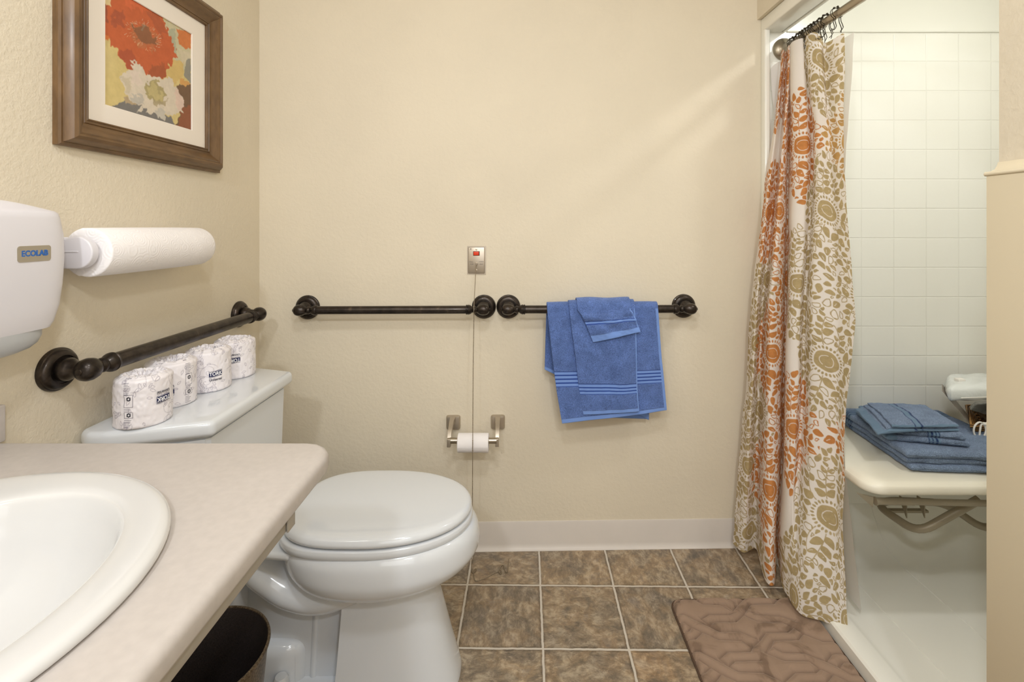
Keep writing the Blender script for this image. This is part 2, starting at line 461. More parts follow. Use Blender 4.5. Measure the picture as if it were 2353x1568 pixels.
# deck behind the bowl that carries the tank
b.prism([(-.90, TY - .115), (-.72, TY - .115), (-.64, TY - .130), (-.55, TY - .14), (-.55, TY + .14), (-.64, TY + .130), (-.72, TY + .115), (-.90, TY + .115)], .383, .402, .009, 5)
# pedestal front with its vertical rear ridge
rows = []
for z, xb, xf, hw in ((.30, -.440, -.235, .088), (.25, -.441, -.226, .094), (.18, -.445, -.207, .100), (.10, -.450, -.186, .107), (.03, -.456, -.166, .114), (.012, -.458, -.160, .117), (.0, -.458, -.158, .118)):
    n = 40; ring = []
    for i in range(n + 1):
        a = -PI / 2 + PI * i / n; c, s_ = math.cos(a), math.sin(a)
        ring.append((xb + .06 + (xf - xb - .06) * abs(c) ** .75, TY + hw * math.copysign(abs(s_) ** .75, s_), z))
    ring.append((xb, TY + hw, z)); ring.append((xb, TY - hw, z))
    rows.append(ring)
b.rings(rows)
# thin web and rear column
b.box(-.74, -.43, TY - .050, TY + .050, 0, .33, .012, 3)
b.box(-.925, -.70, TY - .100, TY + .100, 0, .385, .018, 4)
# foot and raised shoulder beside the floor bolt
b.prism([(-.84, TY - .112), (-.455, TY - .112), (-.455, TY + .112), (-.84, TY + .112)], 0, .030, .008, 3)
b.prism([(-.80, TY - .082), (-.585, TY - .082), (-.545, TY - .05), (-.545, TY + .05), (-.585, TY + .082), (-.80, TY + .082)], .0, .128, .030, 6)
b.tube([(-.532, TY - .045, .02), (-.520, TY - .045, .28)], .010, 12)
b.build('pedestal', M_porc, toi, angle=50)
# curved trapway bulging on both sides
b = MB()
path = smooth_path([(-.76, TY, .375), (-.69, TY, .345), (-.635, TY, .305), (-.575, TY, .268), (-.50, TY, .252), (-.41, TY, .275)], 8)
R = []
for i, p in enumerate(path):
    t_ = (np.array(path[min(i + 1, len(path) - 1)]) - np.array(path[max(i - 1, 0)])); t_ /= np.linalg.norm(t_)
    nrm = np.array((-t_[2], 0, t_[0])); k = .95 + .10 * math.sin(PI * i / len(path))
    R.append([tuple(np.array(p) + nrm * .056 * k * math.sin(2 * PI * j / 40) + np.array((0, 1, 0)) * .112 * k * math.cos(2 * PI * j / 40)) for j in range(40)])
b.rings(R); b.build('trapway', M_porc, toi, angle=80)
b = MB(); b.lathe([(0, 0), (.019, 0), (.0195, .010), (.0175, .036), (.013, .043), (0, .044)], (-.592, 1.200, .029), (0, 0, 1)); b.build('bolt_cap', M_porc, toi)
# seat ring and lid
def disc(rows): 
    m = MB(); m.rings(loft(rows)); return m
disc([(.4065, -.585, -.150, .150, TY, 3.2, 2.1), (.4065, -.602, -.132, .166, TY, 3.2, 2.1), (.412, -.607, -.127, .170, TY, 3.2, 2.1), (.421, -.607, -.127, .170, TY, 3.2, 2.1),
      (.4275, -.601, -.133, .165, TY, 3.2, 2.1), (.4285, -.57, -.16, .14, TY, 3.2, 2.1)]).build('seat', M_porc, toi, angle=60)
disc([(.4315, -.57, -.16, .140, TY, 3.0, 2.1), (.4315, -.592, -.137, .162, TY, 3.0, 2.1), (.436, -.598, -.130, .169, TY, 3.0, 2.1), (.444, -.598, -.130, .169, TY, 3.0, 2.1),
      (.4525, -.590, -.138, .162, TY, 3.0, 2.1), (.4560, -.570, -.160, .145, TY, 2.9, 2.1), (.4585, -.50, -.24, .09, TY, 2.6, 2.1), (.4595, -.42, -.33, .03, TY, 2.2, 2.0)]).build('lid', M_porc, toi, angle=60)
# tank and its lid with canted corners
TC = 1.272
def tankpts(x0, x1, hy, cant, cx): return [(x0, TC - hy + cx), (x0 + .03, TC - hy), (x1 - cant, TC - hy + .0), (x1 - .0, TC - hy + .062), (x1, TC + hy - .062), (x1 - cant, TC + hy), (x0 + .03, TC + hy), (x0, TC + hy - cx)]
b = MB()
rws = []
for z, f in ((.40, .93), (.43, .95), (.55, .975), (.713, 1.0)):
    rws.append([(x if x < -.9 else x - (1 - f) * .15, TC + (y - TC) * f, z) for x, y in tankpts(-.944, -.702, .240, .17, .01)])
b.rings(rws)
bmesh.ops.bevel(b.bm, geom=[e for e in b.bm.edges], offset=.008, segments=3, affect='EDGES')
b.build('tank', M_porc, toi, angle=50)
b = MB(); b.prism(tankpts(-.944, -.684, .253, .195, .02), .714, .750, .0125, 5); b.build('tank_lid', M_porc, toi, angle=60)

# ================================================================== wrapped bathroom tissue rolls on the tank
M_roll = vcmat('printed_tissue_wrapper', .45, .25, 45, .004, detail=4)
M_navy = mat('navy_print', (28, 34, 78), .5); M_whiteink = mat('white_print', (240, 240, 244), .5); M_ink = mat('dark_print', (50, 50, 62), .5)
def stroke(img, xs, ys, col, wd=.8):         # draw a polyline on a raster in pixel units
    h_, w_ = img.shape[:2]
    for (x0, y0), (x1, y1) in zip(zip(xs[:-1], ys[:-1]), zip(xs[1:], ys[1:])):
        n = int(max(abs(x1 - x0), abs(y1 - y0)) * 1.5) + 1
        for k in range(n + 1):
            x = x0 + (x1 - x0) * k / n; y = y0 + (y1 - y0) * k / n
            xi, yi = int(round(x)) % w_, int(round(y))
            if 0 <= yi < h_: img[yi, xi] = img[yi, xi] * (1 - wd) + np.array(col) * wd
def roll_print(w_, h_, seed):
    rs = np.random.RandomState(seed)
    img = np.ones((h_, w_, 3)) * lin(233, 229, 233); g = lin(166, 160, 172)
    for k in range(15):                       # scrolls
        cx_, cy_ = rs.rand() * w_, rs.rand() * h_; r0 = rs.uniform(9, 17); a0 = rs.rand() * 6.28; sg = rs.choice([-1, 1])
        th = np.linspace(0, 9.5, 60); r = r0 * (th / 9.5) ** 1.1
        stroke(img, cx_ + r * np.cos(a0 + sg * th), cy_ + r * np.sin(a0 + sg * th), g, .42)
        ex, ey = cx_ + r0 * math.cos(a0 + sg * 9.5), cy_ + r0 * math.sin(a0 + sg * 9.5); ta = a0 + sg * (9.5 + 1.3)
        q = np.linspace(0, 1, 30); L = rs.uniform(18, 34)
        stroke(img, ex + L * q * np.cos(ta + sg * -.9 * q), ey + L * q * np.sin(ta + sg * -.9 * q), g, .42)
    for k in range(90):                       # outlined leaves
        cx_, cy_ = rs.rand() * w_, rs.rand() * h_; a = rs.rand() * 6.28; L = rs.uniform(3.5, 6)
        q = np.linspace(-1, 1, 12)
        for s_ in (-1, 1):
            x = q * L; y = s_ * (1 - q * q) * L * .42
            stroke(img, cx_ + x * math.cos(a) - y * math.sin(a), cy_ + x * math.sin(a) + y * math.cos(a), g, .45)
    return img
def tissue_roll(x, y, rot, up, label, seed, tilt=0):
    r, h0, z0 = .0535, .105, .7505
    t = thing('toilet_paper_roll', label, 'toilet paper', (x, y, z0), 'wrapped rolls on the toilet tank')
    nw, nh = 300, 92
    img = roll_print(nw, nh, seed)
    # small print column: lines and two framed marks, on the back third of the wrapper
    c0 = int(nw * .80)
    dk = lin(120, 116, 128)
    for j in range(6, 88, 3):
        if 20 < j < 34 or 40 < j < 66: continue
        L = 8 + int(rng.rand() * 6); img[j, c0:c0 + L] = dk
    for (j0, j1) in ((22, 33), (42, 65)):
        img[j0, c0:c0 + 15] = dk; img[j1, c0:c0 + 15] = dk; img[j0:j1, c0] = dk; img[j0:j1, c0 + 15] = dk
        jj, ii = np.mgrid[0:nh, 0:nw]
        rr = np.hypot(jj - (j0 + j1) / 2 - (4 if j1 > 60 else 0), ii - (c0 + 8)); img[(rr < 4) & (rr > 1.6)] = lin(40, 40, 50)
    V = np.zeros((nh, nw, 3)); rs = np.random.RandomState(seed)
    bul = vnoise((nh, nw), (5, 12), seed); bul[:, -30:] = bul[:, -30:] * np.linspace(1, 0, 30) + bul[:, :1] * np.linspace(0, 1, 30)
    fine = vnoise((nh, nw), (14, 60), seed + 3); fine[:, -10:] = fine[:, -10:] * np.linspace(1, 0, 10) + fine[:, :1] * np.linspace(0, 1, 10)
    for j in range(nh):
        q = j / (nh - 1); z = h0 * q
        e = 0
        if q > .93: e = .007 * (1 - math.sqrt(max(0, 1 - ((q - .93) / .07) ** 2)))
        if q < .06: e = .004 * (1 - math.sqrt(max(0, 1 - ((.06 - q) / .06) ** 2)))
        th = rot + 2 * PI * np.arange(nw) / nw
        rad = r - e + (bul[j] - .5) * .0022 + (fine[j] - .5) * .0012
        V[j, :, 0] = x + rad * np.cos(th); V[j, :, 1] = y + rad * np.sin(th); V[j, :, 2] = z0 + z
    o = grid('wrapper', V, M_roll, t, img if up else img[::-1], closed_u=True)
    # crumpled top with a hole pushed in
    nr = 34; T_ = np.zeros((nr, nw, 3)); col = np.zeros((nr, nw, 3))
    cr = vnoise((nr, nw), (7, 42), seed + 9); cr[:, -20:] = cr[:, -20:] * np.linspace(1, 0, 20) + cr[:, :1] * np.linspace(0, 1, 20)
    pr = img[::-1] if up else img
    for j in range(nr):
        q = j / (nr - 1); rad = V[-1, :, :2] * (1 - q) + np.array([x, y]) * q
        T_[j, :, :2] = rad; rr = 1 - q
        z = z0 + h0 + .0045 * math.sin(PI * min(1, (1 - rr) / .35)) - .020 * max(0, (.36 - rr) / .36) ** .7
        T_[j, :, 2] = z + (cr[j] - .5) * .009 * min(1, q * 4)
        col[j] = pr[min(nh - 1, j * 2)] * .97
    T_[-1] = T_[-1].mean(0)
    grid('wrapper_top', T_, M_roll, t, col, closed_u=True)
    b = MB(); b.lathe([(0, 0), (r - .005, 0), (r - .005, .0006), (0, .0006)], (x, y, z0 - .0003), (0, 0, 1)); b.build('wrapper_base', M_whiteink, t)
    # printed name panel, wrapped round the roll
    def wrap(th0, zc, off, flip):
        s_ = -1 if flip else 1
        def fn(u, v, z):
            th = th0 + s_ * u / r
            rad = r + .0011 + off + z
            return Vector((x + rad * math.cos(th), y + rad * math.sin(th), zc + s_ * v))
        return fn
    return t, wrap
def mark(t, wrap, th, z, flip, w=.030):
    def strip(name, x0, x1, f0, f1, m, off):
        b = MB(); fn = wrap(th, z, off, flip); n = 14
        b.rings([[fn(x0 + (x1 - x0) * k / n, f(x0 + (x1 - x0) * k / n), 0) for k in range(n + 1)] for f in (f0, f1)], False, False, closed=False)
        return b.build(name, m, t, False, fix=False)
    W_ = w / 2; wv = lambda u: .0016 * math.sin(u / W_ * 2.4)
    strip('name_panel', -W_, W_, lambda u: -.0062 + wv(u) * .4, lambda u: .0062 + wv(u) * .5, M_navy, .0002)
    strip('name_panel', -W_, W_ * 1.05, lambda u: .0074 + wv(u) * .8, lambda u: .0082 + wv(u) * .9, M_navy, .0002)
    strip('name_panel', -W_, W_, lambda u: -.0080 + wv(u) * .6, lambda u: -.0074 + wv(u) * .6, M_navy, .0002)
    text_obj('lettering', 'TORK', .0128, wrap(th, z, .0006, flip), M_whiteink, t, .0003, 2, .84)
    text_obj('lettering', 'Universal', .0088, wrap(th, z - (-.0148 if flip else .0148), .0004, flip), M_ink, t, .0001, 2, .88)
# angle 0 = +X, -90 deg = towards the camera end
D = math.radians
t, wr = tissue_roll(-.842, 1.085, D(-53 - 288 - 38), True, 'wrapped toilet roll nearest the washbasin counter, small print column showing', 11)
mark(t, wr, D(-12), .750 + .056, True)
t, wr = tissue_roll(-.862, 1.198, D(50), True, 'wrapped toilet roll second from the counter, half hidden behind the nearest one', 12)
mark(t, wr, D(-64), .750 + .040, True)
t, wr = tissue_roll(-.842, 1.310, D(120), False, 'wrapped toilet roll standing right way up, its name fully readable, third from the counter', 13)
mark(t, wr, D(-40), .750 + .048, False)
t, wr = tissue_roll(-.836, 1.422, D(100), True, 'wrapped toilet roll at the far end of the tank by the back wall', 14)
mark(t, wr, D(-62), .750 + .056, True)

# ================================================================== grab bars
def bar_end(name, base, n, a, parent, st=.068, k=1.0):
    base, n, a = Vector(base), Vector(n).normalized(), Vector(a).normalized()
    b = MB()
    b.lathe([(0, 0), (.0435, 0), (.0440, .004), (.0425, .0075), (.0405, .0085), (.0395, .012), (.0360, .0155), (.0315, .0170), (.0285, .0175), (.0280, .0150), (.0, .0150)], base, n, 48)
    b.lathe([(.0, .012), (.0205, .0145), (.0235, .020), (.0235, .027), (.0205, .034), (.0165, .040), (.0158, .046), (.0150, .055), (0, .056)], base, n, 36)
    fl = b.build('wall_flange', M_bronze, parent)
    c = base + n * st
    b = MB()          # egg elbow, end knob, beads and collar along the bar
    prof = [(.0, -.0262), (.0052, -.0256), (.0060, -.0240), (.0056, -.0228), (.0110, -.0212), (.0168, -.0155), (.0195, -.008), (.0200, 0), (.0180, .010), (.0130, .0185), (.0095, .0215),
            (.0098, .0235), (.0125, .0265), (.0135, .0305), (.0120, .0345), (.0098, .0365), (.0110, .0385), (.0150, .043), (.0170, .048), (.0178, .0515), (.0165, .053), (.0165, .0545), (.0178, .0555), (.0172, .059), (.0145, .060), (0, .060)]
    b.lathe([(r_ * k, h_) for r_, h_ in prof], c, a, 36)
    b.build('elbow', M_bronze, fl)
    return c
def grab_bar(label, p0, p1, n, group='oil rubbed bronze grab bars', r=.0143, k=1.0):
    p0, p1 = Vector(p0), Vector(p1); a = (p1 - p0).normalized()
    t = thing('grab_bar', label, 'grab bar', (p0 + p1) / 2, group)
    c0 = bar_end('e', p0, n, a, t, k=k); c1 = bar_end('e', p1, n, -a, t, k=k)
    b = MB(); b.tube([c0 + a * .055, c1 - a * .055], r, 28); b.build('bar', M_bronze, t)
nb = (.022, -1, 0)
grab_bar('bare bronze grab bar on the back wall, left of the blue towels', (-.7725, wallY(-.7725), .892), (-.1326, wallY(-.1326), .892), nb)
grab_bar('bronze grab bar on the back wall with blue towels draped over it', (-.043, wallY(-.043), .892), (.605, wallY(.605), .892), nb)
grab_bar('bronze grab bar on the left wall above the toilet tank', (WL, .990, .8935), (WL, 1.632, .8905), (1, 0, 0), r=.0175, k=1.16)

# ================================================================== framed picture
M_frame = NT('walnut_stained_frame'); _t = M_frame
mp = _t.new('ShaderNodeMapping'); mp.inputs['Scale'].default_value = (6, 1, 1); _t.link(_t.coord(), mp.inputs['Vector'])
_t.link(_t.ramp(_t.noise(16, 5, .55, vec=mp.outputs[0]), [(.3, srgb(86, 62, 36)), (.7, srgb(116, 87, 54))]), _t.b.inputs['Base Color'])
_t.b.inputs['Roughness'].default_value = .42; _t.b.inputs['Coat Weight'].default_value = .15; _t.b.inputs['Coat Roughness'].default_value = .2; M_frame = _t.m
M_mat = mat('ivory_mat_board', (236, 228, 218), .7)
pic = thing('framed_picture', 'dark wood framed print of a red poppy above a white flower', 'picture', (WL, 1.24, 1.6))
Y0, Y1, Z0, Z1 = .982, 1.512, 1.352, 1.852
def mitred(prof, y0, y1, z0, z1):            # prof: (inset, height off the wall)
    R = []
    for (y, z, sy, sz) in ((y0, z0, 1, 1), (y1, z0, -1, 1), (y1, z1, -1, -1), (y0, z1, 1, -1)):
        R.append([(WL + h, y + i * sy, z + i * sz) for i, h in prof])
    R.append(R[0]); m = MB(); m.rings(R, False, False); return m
prof = [(0, .0005), (.0, .012), (.004, .015), (.007, .015), (.008, .019), (.016, .031), (.022, .0345), (.026, .0335), (.028, .031), (.031, .0315), (.036, .028), (.044, .020), (.052, .0155), (.055, .0145),
        (.0565, .0165), (.059, .0165), (.060, .0145), (.062, .0145), (.0635, .016), (.066, .0155), (.0672, .012), (.0672, .0005)]
mitred(prof, Y0, Y1, Z0, Z1).build('frame', M_frame, pic, angle=25)
my0, my1, mz0, mz1 = Y0 + .0675, Y1 - .0675, Z0 + .0675, Z1 - .0675
py0, py1, pz0, pz1 = 1.098, 1.390, 1.461, 1.738
prof = [(0, .003), (0, .0085), (1, .0085), (1, .0065), (1, .003)]
R = []
for (ya, za, yb, zb) in ((my0, mz0, py0, pz0), (my1, mz0, py1, pz0), (my1, mz1, py1, pz1), (my0, mz1, py0, pz1)):
    R.append([(WL + .003, ya, za), (WL + .0085, ya, za), (WL + .0085, yb, zb), (WL + .0068, yb + (.0015 if yb == py0 else -.0015), zb + (.0015 if zb == pz0 else -.0015)), (WL + .003, yb, zb)])
R.append(R[0]); b = MB(); b.rings(R, False, False); mb_ = b.build('mat_board', M_mat, pic, False)
M_print = vcmat('flower_print', .55, var=.10, vscale=60)
def paint_flowers():
    nz, ny = 250, 262
    zz, yy = np.meshgrid(np.linspace(pz0, pz1, nz), np.linspace(py0, py1, ny), indexing='ij')
    def tp(pts):                             # sketch units -> the sheet
        o = []
        for X, Y in pts:
            px = 200 + X / 4.9; py = Y / 4.9; d = (-WL - .006) * F / (CX - px); o.append((d, H + (CY - py) * d / F))
        return o
    w1 = (vnoise((nz, ny), (26, 26), 1) - .5) * .010 + (vnoise((nz, ny), (70, 70), 2) - .5) * .004
    w2 = (vnoise((nz, ny), (26, 26), 3) - .5) * .010 + (vnoise((nz, ny), (70, 70), 4) - .5) * .004
    img = np.ones((nz, ny, 3)) * lin(208, 188, 122)
    big = vnoise((nz, ny), (5, 5), 5)[..., None]; img = img * (1 - .25 * big) + lin(226, 210, 170) * .25 * big
    def blot(pts, col, wob=1.0, alpha=1.0):
        nonlocal img
        m = inpoly(yy + w1 * wob, zz + w2 * wob, tp(pts)).astype(float)
        for _ in range(1): m = (m + np.roll(m, 1, 0) + np.roll(m, -1, 0) + np.roll(m, 1, 1) + np.roll(m, -1, 1)) / 5
        m = m[..., None] * alpha; img = img * (1 - m) + lin(*col) * m
    blot([(860, 200), (1170, 380), (1175, 760), (1030, 800), (900, 460)], (196, 190, 160))
    blot([(920, 330), (1000, 330), (1010, 620), (900, 560)], (168, 172, 150))
    blot([(1020, 320), (1180, 380), (1180, 560), (1100, 550), (1040, 480)], (206, 112, 52))
    blot([(1040, 560), (1180, 600), (1180, 780), (1060, 700)], (206, 196, 172))
    blot([(1120, 680), (1180, 660), (1180, 950), (1090, 850)], (134, 134, 128), .8)
    blot([(960, 660), (1090, 700), (1080, 860), (1010, 940), (900, 860)], (206, 178, 112))
    blot([(1060, 870), (1180, 950), (1170, 990), (1050, 950)], (206, 152, 84))
    blot([(1020, 960), (1190, 950), (1190, 1480), (1000, 1430), (1060, 1260)], (98, 66, 50))
    blot([(1080, 1210), (1190, 1180), (1190, 1480), (1020, 1440)], (134, 64, 38))
    blot([(300, 1180), (480, 1110), (640, 1180), (940, 1320), (1000, 1430), (560, 1300), (200, 1220)], (104, 106, 112))
    blot([(420, 1080), (540, 1100), (560, 1180), (440, 1160)], (172, 152, 124))
    # red flower
    red = (190, 76, 30)
    blot([(290, -420), (600, -260), (860, 190), (920, 370), (1000, 560), (1010, 640), (960, 700), (910, 750), (890, 850), (830, 880), (700, 850), (640, 780), (540, 770), (480, 775), (400, 710), (365, 620), (360, 560), (290, 550), (240, 400), (170, 400), (160, -400)], red, 1.4)
    blot([(300, 120), (430, 130), (420, 260), (300, 300)], (162, 58, 30), 2)
    blot([(370, 570), (520, 570), (560, 770), (480, 770), (400, 710)], (168, 58, 28), 1.5)
    blot([(700, 780), (860, 700), (900, 760), (890, 850), (830, 880), (700, 850)], (160, 62, 24), 1.5)
    blot([(660, 130), (760, 150), (860, 200), (910, 380), (840, 400), (740, 260)], (170, 66, 30), 1.5)
    blot([(520, -180), (700, 60), (620, 140), (420, 60)], (204, 84, 40), 2)
    blot([(190, 380), (250, 400), (230, 470), (185, 450)], (214, 110, 40))
    blot([(160, -60), (250, -40), (275, 60), (180, 40)], (222, 200, 150), 2)
    blot([(160, 30), (240, 60), (250, 240), (170, 220)], (150, 54, 30), 2)
    # stamens round the dark heart
    blot([(480, 330), (520, 290), (600, 260), (700, 320), (800, 440), (830, 520), (740, 560), (620, 560), (520, 440)], (176, 92, 52), 2.5, .8)
    rs = np.random.RandomState(4)
    for k in range(90):
        a = rs.rand() * 6.28; rx, ry = 150 + rs.randn() * 26, 120 + rs.randn() * 22
        X = 650 + rx * math.cos(a) * 1.05; Y = 400 + ry * math.sin(a) + rx * math.cos(a) * .42; L = rs.uniform(10, 34); q = a + rs.randn() * .5
        p = [(X, Y), (X + L * math.cos(q), Y + L * math.sin(q) * .9)]
        (y_a, z_a), (y_b, z_b) = tp(p)
        sx = lambda y: (y - py0) / (py1 - py0) * (ny - 1); sz = lambda z: (z - pz0) / (pz1 - pz0) * (nz - 1)
        if 0 < y_a < 9 and py0 < min(y_a, y_b) and max(y_a, y_b) < py1: stroke(img, [sx(y_a), sx(y_b)], [sz(z_a), sz(z_b)], lin(*rs.permutation([(226, 184, 140), (214, 150, 108), (196, 180, 160)])[0]), .6)
    blot([(530, 300), (620, 270), (720, 370), (800, 480), (780, 530), (680, 510), (560, 440)], (128, 68, 42), 2)
    blot([(600, 265), (660, 290), (690, 330), (600, 310)], (134, 122, 106), 2, .6)
    # white flower
    wf = (214, 203, 188)
    blot([(510, 690), (600, 730), (700, 850), (840, 880), (960, 870), (1020, 980), (1080, 1120), (1080, 1280), (990, 1270), (975, 1320), (900, 1280), (890, 1340), (800, 1330), (780, 1260), (740, 1300), (690, 1280), (700, 1220), (560, 1280), (640, 1200), (570, 1170), (500, 1140), (440, 1040), (400, 920), (410, 860), (480, 780), (550, 765)], wf, 1.5)
    blot([(500, 780), (600, 800), (640, 960), (520, 980)], (222, 206, 196), 2, .8)
    blot([(410, 900), (500, 880), (520, 1040), (450, 1060)], (196, 184, 160), 2, .7)
    blot([(480, 1080), (600, 1060), (640, 1150), (540, 1160)], (178, 176, 172), 2, .8)
    blot([(780, 1240), (890, 1240), (890, 1340), (800, 1330)], (186, 184, 178), 1.5, .8)
    blot([(1000, 1020), (1060, 1040), (1085, 1240), (1020, 1260)], (220, 192, 182), 2, .8)
    blot([(650, 980), (700, 910), (780, 910), (860, 980), (890, 1050), (840, 1160), (740, 1130), (660, 1050)], (164, 152, 108), 1.5)
    blot([(690, 960), (780, 950), (850, 1050), (800, 1120), (720, 1080)], (196, 182, 128), 3, .7)
    blot([(750, 1110), (910, 1130), (880, 1220), (830, 1180), (790, 1200), (760, 1180)], (166, 152, 122), 1.5, .9)
    img = img * .90 + lin(224, 204, 160) * .10
    V = np.stack([np.full(zz.shape, WL + .0045), yy, zz], -1)
    grid('print', V, M_print, mb_, img, smooth=False)
paint_flowers()

# ================================================================== soap dispenser
def srect(cx, cy, hx, hy, z, p=5, n=64, dz=None):
    o = []
    for i in range(n):
        a = 2 * PI * i / n; c, s_ = math.cos(a), math.sin(a)
        x = cx + hx * math.copysign(abs(c) ** (2 / p), c); y = cy + hy * math.copysign(abs(s_) ** (2 / p), s_)
        o.append((x, y, z if dz is None else z + dz(x, y)))
    return o
M_disp = mat('glossy_white_plastic', (216, 214, 220), .28, coat=.15)
M_grey = mat('grey_plastic', (176, 178, 180), .35)
M_label = mat('silver_label', (178, 170, 154), .35, .6)
M_blue = mat('blue_print', (42, 100, 178), .5)
dsp = thing('soap_dispenser', 'white wall soap dispenser with grey push bar and small silver label', 'soap dispenser', (WL, .79, 1.1))
def disp_ring(z, front, hw, p=7, dz=None): return srect((WL + front) / 2, .795, (front - WL) / 2, hw + .014, z, p, dz=dz)
b = MB()
R = []
for z, f, hw in ((1.0, -.862, .092), (1.01, -.858, .096), (1.04, -.852, .1015), (1.08, -.848, .1045), (1.13, -.8455, .1055), (1.17, -.8465, .1045), (1.20, -.850, .1015), (1.209, -.852, .0995), (1.213, -.856, .096)):
    R.append(disp_ring(z, f, hw))
for k in range(1, 8):
    q = k / 8; R.append([(x0 + (x1 - x0) * q, y0 + (y1 - y0) * q, z0 + .020 * math.sin(q * PI / 2)) for (x0, y0, z0), (x1, y1, z1) in zip(R[8], [(-.90, .795, 0)] * 64)])
b.rings(R); b.build('cover', M_disp, dsp, angle=50)
b = MB(); R = []
for z, f, hw in ((1.003, -.862, .086), (.988, -.861, .084), (.976, -.864, .078), (.968, -.870, .069), (.962, -.880, .052), (.960, -.900, .025)):
    R.append(disp_ring(z, f, hw, 4))
b.rings(R); b.build('push_bar', M_grey, dsp, angle=50)
b = MB(); b.prism([(.8185, 1.125), (.876, 1.125), (.876, 1.151), (.8185, 1.151)], 0, .0006, .0002)
bm2 = bmesh.new()
def rr(y0, y1, z0, z1, r, n=6):
    o = []
    for cy_, cz_, a0 in ((y1 - r, z1 - r, 0), (y0 + r, z1 - r, 90), (y0 + r, z0 + r, 180), (y1 - r, z0 + r, 270)):
        for k in range(n + 1): a = D(a0 + 90 * k / n); o.append((cy_ + r * math.cos(a), cz_ + r * math.sin(a)))
    return o
b.bm.free(); bm2.free(); b = MB()
def fx(y): return -.8452 - .0016 * max(0, (y - .80) / .1) ** 2
pts = rr(.8150, .8740, 1.124, 1.1515, .005)
b.rings([[(fx(y) - .002, y, z) for y, z in pts], [(fx(y) + .0006, y, z) for y, z in pts]])
lb_ = b.build('label', M_label, dsp)
text_obj('lettering', 'ECOLAB', .0135, lambda u, v, z: Vector((fx(.845) + .0007 + z, .8445 + u, 1.138 + v)), M_blue, lb_, .0005, 0, .92)

# ================================================================== paper towel roll on its wall bracket
M_paper = NT('embossed_paper_towel'); _t = M_paper
_t.b.inputs['Base Color'].default_value = srgb(240, 237, 238); _t.b.inputs['Roughness'].default_value = .9
vo = _t.new('ShaderNodeTexVoronoi'); vo.inputs['Scale'].default_value = 34; _t.link(_t.coord(), vo.inputs['Vector'])
_t.bump(_t.math('SINE', _t.math('MULTIPLY', vo.outputs['Distance'], 34)), .16, .0010)
_t.bump(_t.noise(500, 2), .3, .0005); M_paper = _t.m
M_core = mat('cardboard', (176, 150, 118), .9)
hold = thing('paper_towel_holder', 'white plastic paper towel bracket beside the soap dispenser', 'paper towel holder', (WL, 1.14, 1.13))
xc, zc = -.878, 1.133
b = MB(); b.box(WL, WL + .008, .955, 1.355, zc - .030, zc + .030, .003); b.build('wall_plate', M_disp, hold)
for (ya, yb) in ((.958, .975), (1.334, 1.349)):
    pts = [(WL + .002, zc - .031), (xc, zc - .0325)] + [(xc + .0325 * math.cos(D(a)), zc + .0325 * math.sin(D(a))) for a in range(-80, 90, 10)] + [(xc, zc + .0325), (WL + .03, zc + .024), (WL + .002, zc + .024)]
    b = MB(); b.prism(pts, ya, yb, .003, 3, M=Matrix(((1, 0, 0, 0), (0, 0, 1, 0), (0, 1, 0, 0), (0, 0, 0, 1))))
    if ya < 1: b.box(WL + .01, xc + .005, ya - .0012, ya + .001, zc + .001, zc + .0035, .0006)
    b.lathe([(0, 0), (.014, 0), (.014, .03), (0, .03)], (xc, yb if ya < 1 else ya, zc), (0, 1 if ya < 1 else -1, 0), 24)
    b.build('arm', M_disp, hold, angle=30)
b = MB(); seg = 90; R = []
for y, rad in ((.994, .0195), (.9855, .0200), (.9845, .030), (.9850, .040), (.9845, .0465), (.9855, .0492), (.988, .0500), (1.10, .0507), (1.25, .0507), (1.315, .0500), (1.322, .0480), (1.3245, .0440), (1.324, .030), (1.323, .020), (1.315, .0195)):
    R.append([(xc + (rad + (.0018 if 100 < 360 * i / seg < 250 and rad > .045 else 0)) * math.cos(2 * PI * i / seg), y, zc - .001 + (rad + (.0018 if 100 < 360 * i / seg < 250 and rad > .045 else 0)) * math.sin(2 * PI * i / seg)) for i in range(seg)])
b.rings(R, False, False)
pt = b.build('paper_towel_roll', M_paper, None, angle=60)
tag(pt, 'white embossed paper towel roll held on the left wall below the picture', 'paper towels')
b = MB(); b.rings([[(xc + r_ * math.cos(2 * PI * i / 40), y, zc + r_ * math.sin(2 * PI * i / 40)) for i in range(40)] for y, r_ in ((.986, .0193), (1.323, .0193), (1.323, .0180), (.986, .0180), (.986, .0193))], False, False)
b.build('cardboard_core', M_core, pt)

